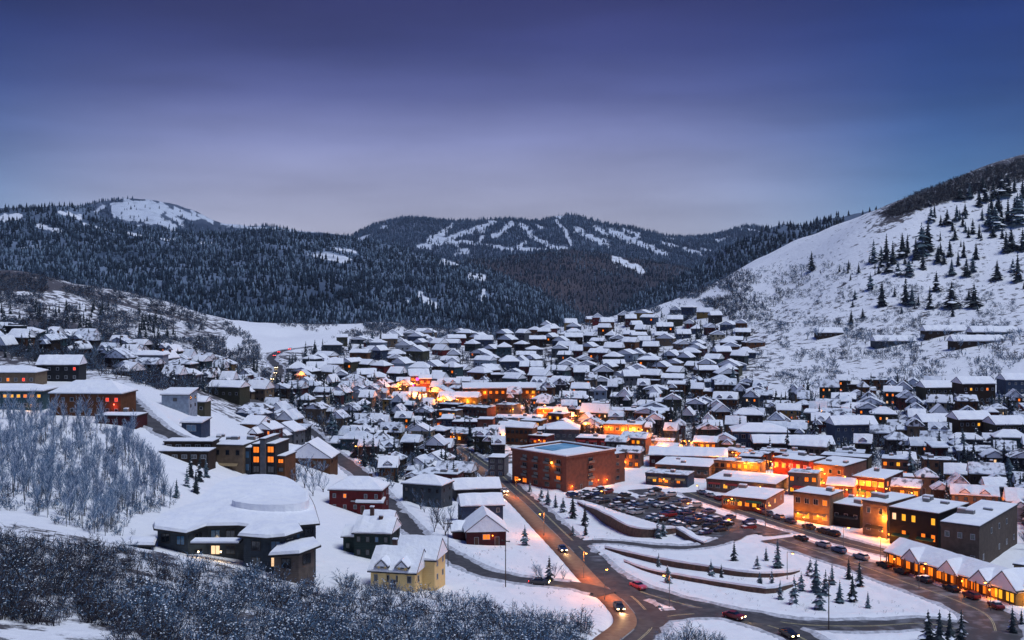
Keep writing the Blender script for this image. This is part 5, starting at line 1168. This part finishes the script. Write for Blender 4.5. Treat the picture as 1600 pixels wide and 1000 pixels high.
for px, py, hp, kd in PLZ:
    g = P(px, py); h = max(3, hp*g.y/F)
    where = 'on the bank below the apartment block' if py < 850 and px > 780 and px < 1000 else 'behind the snowy lodge roof' if px < 400 else 'in the corner by the plaza road' if px > 1400 else 'beside the orange-tinted lane' if px < 900 else 'in the cluster beside the plaza street' if px > 1260 else 'above the upper garden wall' if py < 893 else 'between the two garden walls' if py < 916 else 'below the lower garden wall'
    conifer(g, h, 'snow' if kd == 's' else 'dark', ('tall ' if h > 6.5 else 'small ' if h < 4.5 else 'mid-height ')+('frosted blue-green' if kd == 's' else 'dark')+' spruce '+where, 'spruces around the roads', fat=1.15, name='spruce_tree')
n_c = 0
def tree_free(g, rr=2.0):
    for f in FOOT:
        if abs(g.x-f[0]) < 40 and abs(g.y-f[1]) < 40 and fdist(g.x, g.y, f) < (-2.0 if len(f) == 3 and f[2] < 11 else 0.5): return True
    return on_road(g, 1.0)
for poly, n, sd in ((TOWN[0], 130, 51), (TOWN[1], 22, 52), ([(420,600),(640,600),(700,760),(560,720)], 28, 53)):
    for g in scatter_poly(poly, n, sd, rej=tree_free, gap=4):
        nl = min(LAND, key=lambda a: (a[1].x-g.x)**2+(a[1].y-g.y)**2)[0]
        h = r.uniform(6, 13); conifer(g, h, r.choice(['dark','dark','snow']), ('tall' if h > 9.5 else 'small')+' dark conifer among the houses '+nl, 'conifers among the houses', name='conifer_tree')
for poly, n, sd in ((TOWN[0], 210, 61), (TOWN[1], 40, 62), ([(420,600),(640,600),(760,760),(560,720)], 50, 63), ([(425,725),(515,735),(512,785),(480,790)], 16, 64), ([(640,790),(720,815),(715,850),(690,845)], 10, 65)):
    for g in scatter_poly(poly, n, sd, rej=tree_free, gap=3):
        nl = min(LAND, key=lambda a: (a[1].x-g.x)**2+(a[1].y-g.y)**2)[0]; kd = r.choice(['oak','oakb','oakb'])
        baretree(g, r.uniform(4.5, 7.5), kd, ('bare dark' if kd == 'oak' else 'frosted bare')+' tree among the houses '+nl, 'bare trees among the houses')
for px, py, hp in ((850,912,38),(866,905,30),(842,905,26),(838,900,22),(880,908,24)):
    g = P(px, py); baretree(g, hp*g.y/F, 'oakb', 'frosted bare bush tree round the dark spruce at the road junction', 'bare bushes at the junction')
# the smaller trees crowding the yards, past counting
def merged_conifers(name, ps, h0, h1, label, seed):
    rg = np.random.RandomState(seed); pr = []
    for me in CON['dark'][:2]+CON['snow'][:1]:
        V = np.empty(len(me.vertices)*3, np.float32); me.vertices.foreach_get('co', V); pr.append((V.reshape(-1,3), [tuple(p.vertices) for p in me.polygons], [0 if me.materials[p.material_index] is not snowclump else 1 for p in me.polygons]))
    b = MB(); ms = [needle, snowclump]
    for g in ps:
        V, fs, mi = pr[rg.randint(3)]; s = (h0+(h1-h0)*rg.rand())/10; a = rg.rand()*6.28; c, q = math.cos(a), math.sin(a)
        W_ = np.stack([(V[:,0]*c-V[:,1]*q)*s+g.x, (V[:,0]*q+V[:,1]*c)*s+g.y, V[:,2]*s+g.z], -1); i = len(b.v); b.v += W_.tolist()
        b.f += [tuple(k+i for k in f) for f in fs]; b.m += mi
    b.mats = ms; return tag(b.build(name), label, 'trees', None, 'stuff')
ns = lambda s, k, c: (lambda px, py: 1.0 if vnoise(px/s, py/s*2.2, k) > c else 0.03)
merged_conifers('yard_conifers', scatter_poly(TOWN[0], 900, 57, rej=tree_free, gap=2.5)+scatter_poly([(-15,470),(200,480),(420,580),(430,640),(250,600),(-15,560)], 160, 59, rej=tree_free, gap=3, dens=ns(40,15,0.5))+scatter_poly([(420,600),(640,600),(760,760),(560,720)], 60, 58, rej=tree_free, gap=3), 4.0, 10.5, 'small dark conifers crowding the yards between the houses', 3)
def merged_bare(name, ps, h0, h1, label, seed, src, base):
    rg = np.random.RandomState(seed); pr = []
    for me in src:
        V = np.empty(len(me.vertices)*3, np.float32); me.vertices.foreach_get('co', V); L = np.empty(len(me.loops), np.int32); me.loops.foreach_get('vertex_index', L); mi = np.empty(len(me.polygons), np.int32); me.polygons.foreach_get('material_index', mi)
        pr.append((V.reshape(-1,3), L.reshape(-1,3), mi, list(me.materials)))
    Vs, Fs, Ms = [], [], []; o = 0
    for g in ps:
        V, f, mi, ml = pr[rg.randint(len(pr))]; s = (h0+(h1-h0)*rg.rand())/base; a = rg.rand()*6.28; c, q = math.cos(a), math.sin(a)
        Vs.append(np.stack([(V[:,0]*c-V[:,1]*q)*s+g.x, (V[:,0]*q+V[:,1]*c)*s+g.y, V[:,2]*s+g.z-0.3], -1)); Fs.append(f+o); Ms.append(np.array([0 if m is twigd else 1 for m in ml])[mi]); o += len(V)
    return tag(obj(name, mesh_np(name, np.vstack(Vs), np.vstack(Fs), [twigd, twigb], midx=np.concatenate(Ms))), label, 'trees', None, 'stuff')
merged_bare('yard_trees', scatter_poly(TOWN[0], 650, 67, rej=tree_free, gap=2)+scatter_poly([(-15,520),(200,530),(420,590),(430,650),(250,605),(-15,560)], 150, 68, rej=tree_free, gap=2), 4, 8, 'leafless dark yard trees crowding between the houses', 4, OAK, 6.0)
# frosted aspen copse on the near slope
cop = [(-50,652),(60,652),(140,664),(205,690),(235,740),(262,760),(290,800),(245,812),(205,850),(150,835),(90,820),(40,800),(-50,795)]
for g in scatter_poly(cop, 290, 71, gap=1.5, rej=lambda g: tree_free(g)):
    px, py = pxl(g); edge = 'lower edge' if py > 790 else ('upper edge' if py < 690 else 'middle')
    h = r.uniform(4.4, 8.0); sz = 'tall' if h > 6.9 else 'short' if h < 5.4 else 'mid-height'
    baretree(g, h, 'aspen', sz+' slender frosted aspen '+('in the thick' if edge == 'middle' else 'at the '+edge)+' of the hillside copse', 'frosted aspens of the hillside copse', name='aspen_tree')

# ------------------------------------------------------------------ scrub thickets
rj_road = lambda g: on_road(g, 1.0)
fg = [(-70,838),(-15,842),(60,850),(180,858),(300,892),(420,900),(560,918),(700,938),(800,955),(900,972),(960,992),(1130,1000),(1140,1040),(-70,1040)]
def fgrej(g):
    px, py = pxl(g)
    if any(fdist(g.x, g.y, f) < (-4 if len(f) == 3 else 0.5) for f in FOOT[:8]): return True
    if px < 180 and py > 978: return True
    if 100 < px < 175 and 948 < py < 958: return True
    return on_road(g, 1.2)
pts = scatter_poly(fg, 1900, 81, rej=fgrej, dens=lambda px, py: 0.25+0.75*float(vnoise(px/26, py/13, 4) > 0.36)); px_ = [pxl(p)[0] for p in pts]
left = [p for p, q in zip(pts, px_) if q < 230+80*math.sin(p.y/9)]; right_ = [p for p, q in zip(pts, px_) if not q < 230+80*math.sin(p.y/9)]
rr = np.random.RandomState(2)
scrub('oak_scrub', left, 1.5+2.4*rr.rand(len(left))**1.5, [twigd, twigb, twigw], 'brown leafless oak scrub covering the near slope', 0.22, 1, tufts=0.04)
scrub('frosted_scrub', right_, 1.4+2.6*rr.rand(len(right_))**1.5, [twigd, twigb, twigw], 'frosted blue-grey scrub along the foot of the near slope', 0.5, 2, tufts=0.11)
def brushfield(name, poly, n, h0, h1, label, fr, seed, dens=None, nst=8, wid=0.02, tufts=0.12):
    ps = scatter_poly(poly, n, seed, rej=lambda g: tree_free(g), dens=dens); scrub(name, ps, h0+(h1-h0)*rr.rand(len(ps)), [twigd, twigb, twigw], label, fr, seed, nst, wid=wid, tufts=tufts)
ns = lambda s, k, c: (lambda px, py: 1.0 if vnoise(px/s, py/s*2.2, k) > c else 0.03)
brushfield('thicket', [(-15,428),(100,432),(200,452),(300,478),(360,505),(400,535),(425,570),(430,610),(360,612),(250,610),(120,575),(-15,552)], 5200, 1.8, 4.5, 'dark frosted thicket over the hillside behind the houses', 0.35, 91, lambda px, py: 1.0 if vnoise(px/28, py/28*2.2, 5) > 0.30+0.22*float(py > 455+0.25*max(px-100,0) and py < 495+0.3*max(px-100,0)) else 0.05, 8, 0.02, 0.08)
brushfield('ridge_scrub', [(1375,336),(1440,298),(1500,278),(1600,248),(1615,262),(1600,284),(1530,304),(1450,325),(1390,344)], 1500, 2.5, 5.0, 'brown scrub along the crest of the open snowy hill', 0.05, 92)
brushfield('hill_brush', [(1110,432),(1300,395),(1440,430),(1610,430),(1610,540),(1150,520)], 2200, 0.8, 3.0, 'low frosted brush speckling the open snowy hill', 0.6, 93, ns(22,7,0.5), 6)
brushfield('copse_underbrush', cop, 700, 1.0, 2.6, 'frosted blue underbrush beneath the hillside aspens', 0.85, 97, ns(20,3,0.35), 8, 0.01, 0.1)
brushfield('foot_thicket', [(1200,505),(1340,500),(1600,505),(1610,548),(1560,600),(1240,612),(1170,575)], 900, 1.6, 4.2, 'frosted thickets on the snow field at the foot of the hill', 0.6, 94, ns(34,9,0.55), 8)
brushfield('valley_head_thicket', [(560,508),(760,500),(840,496),(960,462),(1110,430),(1230,418),(1330,400),(1260,450),(1200,505),(1150,500),(860,512),(840,536),(620,530)], 1700, 2.5, 6.0, 'dark frosted trees and brush at the head of the valley', 0.5, 95, lambda px, py: (1.0 if vnoise(px/26, py/26*2.2, 11) > 0.35 else 0.03)*float(1-0.9*sstep(1090, 1200, px)))
brushfield('snowfield_brush', [(420,500),(520,500),(610,506),(620,532),(540,538),(500,520),(440,512)], 260, 2.0, 5.0, 'dark brush and small trees fringing the open snow field by the bend road', 0.3, 99, ns(18,31,0.4))
brushfield('town_brush', TOWN[0], 4200, 1.2, 4.2, 'frosted garden bushes between the houses of the town', 0.30, 96, None, 6, 0.035, 0.04)

ps = scatter_poly([(700,860),(780,800),(840,880),(930,960),(1100,900),(1240,900),(1430,950),(1400,975),(1150,950),(1000,920),(900,860),(860,800),(820,770),(900,790),(990,845),(1100,880),(1000,865),(880,945),(700,905)], 260, 98, rej=lambda g: tree_free(g))
scrub('bank_weeds', ps, 0.35+0.6*rr.rand(len(ps)), [twigd, twigb, twigw], 'dry weeds poking through the snow of the road banks', 0.3, 98, 4)
for px, py in ((1262,530),(1276,532),(1325,528),(1338,532),(1352,538),(1380,545),(1400,546),(1422,544),(1440,540),(1452,530),(1476,532),(1500,546),(1530,548),(1560,546),(1582,540),(1594,532),(1512,528),(1546,530)):
    g = P(px, py)
    if g is not None: baretree(g, r.uniform(7, 11), 'oakb', 'frosted bare tree beside the chalets at the foot of the hill', 'bare trees by the chalets')
# ------------------------------------------------------------------ cars
tyre = mat('tyre_rubber', (0.012,0.012,0.013), 0.9); rim = mat('wheel_rim', (0.25,0.25,0.26), 0.4, metal=0.8)
headl = mat('headlamp_on', (1,0.85,0.5), 0.3, emit=(1.0,0.72,0.34), es=14.0); taill = mat('tail_lamp_on', (1,0.05,0.03), 0.3, emit=(1.0,0.03,0.02), es=10.0)
headoff = mat('headlamp_glass', (0.5,0.5,0.5), 0.15); tailoff = mat('tail_lamp_glass', (0.25,0.01,0.01), 0.2)
PAINT = {n: mat('car_paint_'+n.replace(' ', '_'), c, 0.3, spec=0.6) for n, c in {'navy blue': (0.012,0.03,0.10), 'charcoal': (0.03,0.032,0.036), 'silver': (0.32,0.34,0.36), 'white': (0.6,0.6,0.62), 'black': (0.008,0.008,0.01), 'dark red': (0.18,0.01,0.015), 'slate grey': (0.10,0.12,0.15), 'pink': (0.5,0.09,0.16), 'steel blue': (0.06,0.13,0.24)}.items()}
CM = {}
def car_meshes(colr, suv, snowy, on):
    k = (colr, suv, snowy)
    if k not in CM:
        m = PAINT[colr]; hz = 0.16 if suv else 0.0; b = MB()
        pr = [(-2.25,0.42),(-2.28,0.75),(-2.15,0.92+hz),(-0.95,1.0+hz),(1.7+(0.3 if suv else 0),1.02+hz),(2.2,0.98+hz),(2.27,0.7),(2.2,0.40),(1.75,0.34),(-1.8,0.34)]
        n = len(pr); V = []
        for (yy, sc) in ((-0.90,0.0),(-0.86,0.05),(0.86,0.05),(0.90,0.0)):
            V += [(x, yy if z < 0.9 else yy*0.95, z+(sc if z > 0.85 else 0)) for x, z in pr]
        fs = [(j*n+i, (j+1)*n+i, (j+1)*n+(i+1) % n, j*n+(i+1) % n) for j in range(3) for i in range(n)]+[tuple(range(n)), tuple(reversed(range(3*n,4*n)))]
        b.raw(V, fs, m); body = b.mesh('body')
        c = MB(); rear = 2.05 if suv else 1.55; rt = 1.75 if suv else 0.95
        lo = [(-0.95,-0.80,1.03+hz),(rear,-0.80,1.05+hz),(rear,0.80,1.05+hz),(-0.95,0.80,1.03+hz)]; hi = [(-0.30,-0.64,1.44+hz),(rt,-0.64,1.45+hz),(rt,0.64,1.45+hz),(-0.30,0.64,1.44+hz)]
        c.raw(lo+hi, [(0,1,5,4),(1,2,6,5),(2,3,7,6),(3,0,4,7)], glassd); c.raw([(x,y,z+0.04) for x,y,z in hi]+hi, [(0,1,2,3),(4,5,1,0),(5,6,2,1),(6,7,3,2),(7,4,0,3)], m); cab = c.mesh('cabin')
        sn = None
        if snowy:
            q = MB(); q.raw([(x,y,z+0.045) for x,y,z in hi]+[(x*0.92+0.03,y*0.9,z+0.19) for x,y,z in hi], [(4,5,6,7),(0,1,5,4),(1,2,6,5),(2,3,7,6),(3,0,4,7)], roofsnow)
            q.box(-2.0,-1.0,-0.7,0.7,0.98+hz,1.10+hz,roofsnow); sn = q.mesh('snow_cover')
        CM[k] = (body, cab, sn)
    return CM[k]
wb = MB(); 
for (y0, y1, r_, m) in ((-0.11,0.11,0.33,tyre),(-0.125,0.125,0.19,rim)):
    V = [(r_*math.cos(6.283*i/12), y0, r_*math.sin(6.283*i/12)) for i in range(12)]+[(r_*math.cos(6.283*i/12), y1, r_*math.sin(6.283*i/12)) for i in range(12)]
    wb.raw(V, [tuple(range(12)), tuple(reversed(range(12,24)))]+[((i+1) % 12, i, 12+i, 12+(i+1) % 12) for i in range(12)], m)
wheel_me = wb.mesh('wheel')
LM = {}
for nm, m in (('h1', headl), ('h0', headoff), ('t1', taill), ('t0', tailoff)):
    b = MB(); b.box(-0.04, 0.04, -0.2, 0.2, -0.09, 0.09, m); LM[nm] = b.mesh('lamp')
def car(x, y, z, rz, colr, label, group, suv=False, snowy=True, on=False, beam=0):
    t = thing('car', label, 'car', (x, y, z), rz, group); bo, ca, sn = car_meshes(colr, suv, snowy, on)
    obj('body', bo, t); c = obj('cabin', ca, t)
    if sn: obj('snow_cover', sn, t)
    for sx in (-1.42, 1.42):
        for sy in (-0.82, 0.82): obj('wheel', wheel_me, t, (sx, sy, 0.33))
    for sy in (-0.62, 0.62):
        obj('headlight', LM['h1' if on else 'h0'], t, (-2.26, sy, 0.72)); obj('taillight', LM['t1' if on else 't0'], t, (2.26, sy, 0.78))
    if beam:
        ld = bpy.data.lights.new('headlight_beam', 'SPOT'); ld.energy = beam; ld.color = (1.0,0.66,0.30); ld.spot_size = R(75); ld.spot_blend = 0.7; ld.shadow_soft_size = 0.3
        o = obj('headlight_beam', ld, t, (-2.4, 0, 0.75)); o.rotation_euler = (R(82), 0, R(90))
    return t
def along(nm, f, off=0.0):
    S = RP[nm]; i = min(len(S)-2, max(0, int(f*(len(S)-1)))); T = S[i+1]-S[i]; T = T[:2]/np.linalg.norm(T[:2]); Nn = np.array([T[1], -T[0]])
    p = S[i, :2]+Nn*off; return p[0], p[1], S[i, 2], math.atan2(T[1], T[0])
r = random.Random(77); cl_ = ['navy blue','navy blue','charcoal','charcoal','slate grey','black','black','steel blue','silver','dark red']
S = RP['parking_lot']; L = np.linalg.norm(np.diff(S[:, :2], axis=0), axis=1).sum()
for ro, off, wh in ((0,-6.5,'row along the curved retaining wall'),(1,0.3,'middle row of the lot'),(3,6.5,'row backing onto the side lot')):
    for i in range(int(L/3.1)):
        f = (i+0.5)/int(L/3.1)
        if r.random() < 0.33 or f > 0.93: continue
        x, y, z, a = along('parking_lot', f, off); c = r.choice(cl_); su = r.random() < 0.5; sn = r.random() < 0.6
        car(x, y, z+0.10, a+math.pi/2*r.choice([1,-1])+r.uniform(-.05,.05), c, c+(' tall' if su else ' low')+(' snow-topped' if sn else ' bare-roofed')+' car, '+wh, 'cars in the parking lot', su, sn)
for i in range(16):
    x, y, z, a = along('shopping_street', 0.06+0.055*i, -3.2); c = r.choice(cl_); sn = r.random() < 0.4
    if r.random() < 0.2: continue
    car(x, y, z+0.10, a+r.uniform(-.03,.03), c, c+' car'+(' with snowy roof' if sn else '')+' parked at the kerb of the shopping street', 'cars along the shopping street', r.random() < .5, sn)
for i in range(14):
    x, y, z, a = along('side_lot', 0.1+0.06*i, 2.6*(1 if i % 2 else -1)); c = r.choice(cl_); sn = r.random() < 0.5
    car(x, y, z+0.10, a+math.pi/2+r.uniform(-.06,.06), c, c+' car'+(' with snowy roof' if sn else '')+' in the narrow side lot by the shops', 'cars in the side lot', r.random() < .5, sn)
for i in range(10):
    x, y, z, a = along('plaza_street', 0.05+0.075*i, -4.6); c = r.choice(cl_)
    car(x, y, z+0.10, a+r.uniform(-.04,.04), c, c+' car waiting along the market hall side of the plaza street', 'cars beside the market hall', r.random() < .5, r.random() < .5)
for nm, f, off, rev, c, lab, bm in (('main_road',0.14,-3.2,0,'charcoal','charcoal car with glowing lamps turning through the road junction',1500),
  ('main_road',0.34,-3.2,0,'navy blue','navy car driving down the orange-tinted lane with headlights on',900),('main_road',0.66,-3.2,0,'white','white car near the top of the orange-tinted lane',700),
  ('valley_road',0.55,1.8,1,'dark red','dark red car with red tail lamps on the lower valley road',300),('valley_road',0.80,1.8,1,'black','black car with red tail lamps leading on the valley road',300),
  ('boulevard',0.30,-1.0,1,'pink','pink car on the snowy wedge by the boulevard',0),('steep_street',0.62,3.6,0,'pink','pink car beside the steep street',0),
  ('bend_road',0.85,1.8,1,'charcoal','charcoal car with red tail lamps on the bend road',200),('bend_road',0.66,1.8,1,'black','black car with red tail lamps entering the bend',200),('bend_road',0.42,-1.8,0,'silver','silver car with amber headlights rounding the far bend',900),('bend_road',0.22,-1.8,0,'white','white car with headlights above the far bend',900),
  ('bend_road',0.75,1.8,1,'navy blue','navy car with red tail lamps, middle of the queue on the bend',200),('bend_road',0.94,1.8,1,'dark red','dark red car last in the queue on the bend road',200),('bend_road',0.32,-1.8,0,'slate grey','grey car with headlights at the crown of the far bend',900),
  ('hill_road',0.93,1.5,1,'charcoal','charcoal car coming to the junction from the hill road',600)):
    x, y, z, a = along(nm, f, off); car(x, y, z+(0.22 if nm == 'main_road' and off < -1.4 else 0.1), a+(math.pi if rev else 0), c, lab, 'cars out driving at dusk', False, False, bm > 0, bm)

# ------------------------------------------------------------------ street lamps
lp = MB(); lp.cyl(0,0,-0.5,0.4,0.16,0.14,metalg,8); lp.cyl(0,0,0.4,6.6,0.09,0.06,metalg,8); POLE = lp.mesh('pole')
lp = MB(); lp.box(-0.04,1.3,-0.04,0.04,6.5,6.6,metalg); ARM = lp.mesh('arm')
lp = MB(); lp.box(1.0,1.75,-0.17,0.17,6.42,6.56,metalg); HEAD = lp.mesh('lamp_head')
lp = MB(); lp.cyl(1.38,0,6.20,6.42,0.20,0.26,bulb_o,8); BLB = lp.mesh('bulb')
def lamp(px, py, label, power=500, c='o', off=None, s=1.0, rz=None):
    g = P(px, py)
    t = thing('street_lamp', label, 'street lamp', (g.x, g.y, g.z), r.uniform(-3,3) if rz is None else rz, 'street lamps of the town'); t.scale = (s,s,s)
    obj('pole', POLE, t); obj('arm', ARM, t); h = obj('lamp_head', HEAD, t); obj('bulb', BLB, h)
    if power:
        ld = bpy.data.lights.new('lamp_light', 'POINT'); ld.energy = power; ld.color = LCOL[c]; ld.shadow_soft_size = 0.4; obj('lamp_light', ld, h, (1.38,0,5.8))
    return t
for px, py, lb, pw in ((912,905,'amber street lamp beside the orange-tinted lane',1500),(945,938,'amber street lamp at the road junction',1500),(1046,948,'amber street lamp in front of the lower garden wall',500),(1068,820,'amber street lamp in the middle of the parking lot',400),(850,838,'amber street lamp halfway up the main road',1500),(806,778,'amber street lamp at the top of the main road',1200),
   (1092,790,'amber street lamp at the start of the shopping street',900),(1150,812,'amber street lamp by the beige gallery',900),(1196,822,'amber street lamp at the side lot corner',900),(1258,842,'amber street lamp before the tan storefront',900),(1318,862,'amber street lamp before the black box building',900),(1376,880,'amber street lamp at the near end of the shopping street',900),
   (1436,922,'amber street lamp on the plaza before the market hall',150),(1548,955,'amber street lamp at the plaza end of the market hall',200),(944,800,'amber street lamp at the lot entrance by the apartment block',400),(1230,905,'amber street lamp among the bank spruces',200),
   (470,600,'pale street lamp below the bend road',500),(650,632,'amber street lamp before the festive arcade',900),(704,652,'amber street lamp by the blue tower',900),(884,668,'amber street lamp behind the grey vaulted hall',1500),(918,678,'amber street lamp by the red-fascia shop',1500),(1034,716,'amber street lamp at the amber arcade',1800),(1140,742,'amber street lamp at the warehouse end',1800),(1180,735,'amber street lamp above the white-roofed hall',1800),
   (1300,790,'amber street lamp behind the tan storefront',1200),(1420,800,'amber street lamp behind the taupe store',900),(850,652,'amber street lamp by the orange shop front',1500),(780,700,'amber street lamp by the lower red store',900),(1240,690,'orange street lamp beyond the blue hotel',900),(1296,664,'amber street lamp by the twin blue gables',700),(1110,650,'amber street lamp near the far end of the green hall',900),(560,724,'amber street lamp above the curving hill road',500)):
    lamp(px, py, lb, pw)
# the lit main street winding through the town centre
ms = spline([P(*p) for p in [(636,616),(690,642),(760,652),(850,662),(930,682),(990,700),(1060,716),(1140,738),(1220,756),(1300,776),(1370,800),(1440,850)]], 2.0); k_ = 0; last = None
for i in range(0, len(ms), 3):
    for sd_ in (-1, 1):
        g = Vector((ms[i][0]+sd_*r.uniform(4,9), ms[i][1]+r.uniform(-5,5), 0))
        if any(abs(g.x-f[0]) < 40 and fdist(g.x, g.y, f) < (-2.5 if len(f) == 3 and f[2] < 11 else 0.4) for f in FOOT): continue
        q = pxl((g.x, g.y, gz(g.x, g.y))); nl = min(LAND, key=lambda a: (a[1].x-g.x)**2+(a[1].y-g.y)**2)[0]
        lamp(q[0], q[1], 'amber street lamp lining the old main street '+nl, r.uniform(1400, 3200)); k_ += 1
print('main street lamps', k_)
lp = MB(); lp.cyl(0,0,-0.6,11,0.13,0.08,bark,7); lp.box(-1.1,1.1,-0.07,0.07,10.0,10.2,bark); UP = lp.mesh('pole')
lp = MB(); 
for u in (-0.9,0,0.9): lp.cyl(u,0,10.2,10.45,0.06,0.05,metalg,6)
INS = lp.mesh('insulators')
for px, py, lb in ((790,917,'tall wooden utility pole beside the lower hill road'),(1295,985,'tall wooden utility pole at the boulevard edge'),(1410,730,'wooden utility pole behind the brick gallery'),(700,885,'wooden utility pole on the bank of the hill road')):
    g = P(px, py); t = thing('utility_pole', lb, 'utility pole', g, r.uniform(-.5,.5), 'utility poles'); obj('pole', UP, t); obj('insulator', INS, t)

# ------------------------------------------------------------------ dusk haze filling the valley
hz = bpy.data.materials.new('dusk_haze'); hz.use_nodes = True; t_ = hz.node_tree; t_.nodes.clear()
ho = t_.nodes.new('ShaderNodeOutputMaterial'); hv = t_.nodes.new('ShaderNodeVolumePrincipled'); t_.links.new(hv.outputs[0], ho.inputs['Volume'])
hv.inputs['Color'].default_value = (0.72,0.82,1.0,1); hv.inputs['Density'].default_value = 3.0e-5; hv.inputs['Anisotropy'].default_value = 0.2
b = MB(); b.box(-7000,7000,-120,8700,-60,640,hz); tag(b.build('haze'), 'thin blue dusk haze filling the valley', 'haze', None, 'stuff')
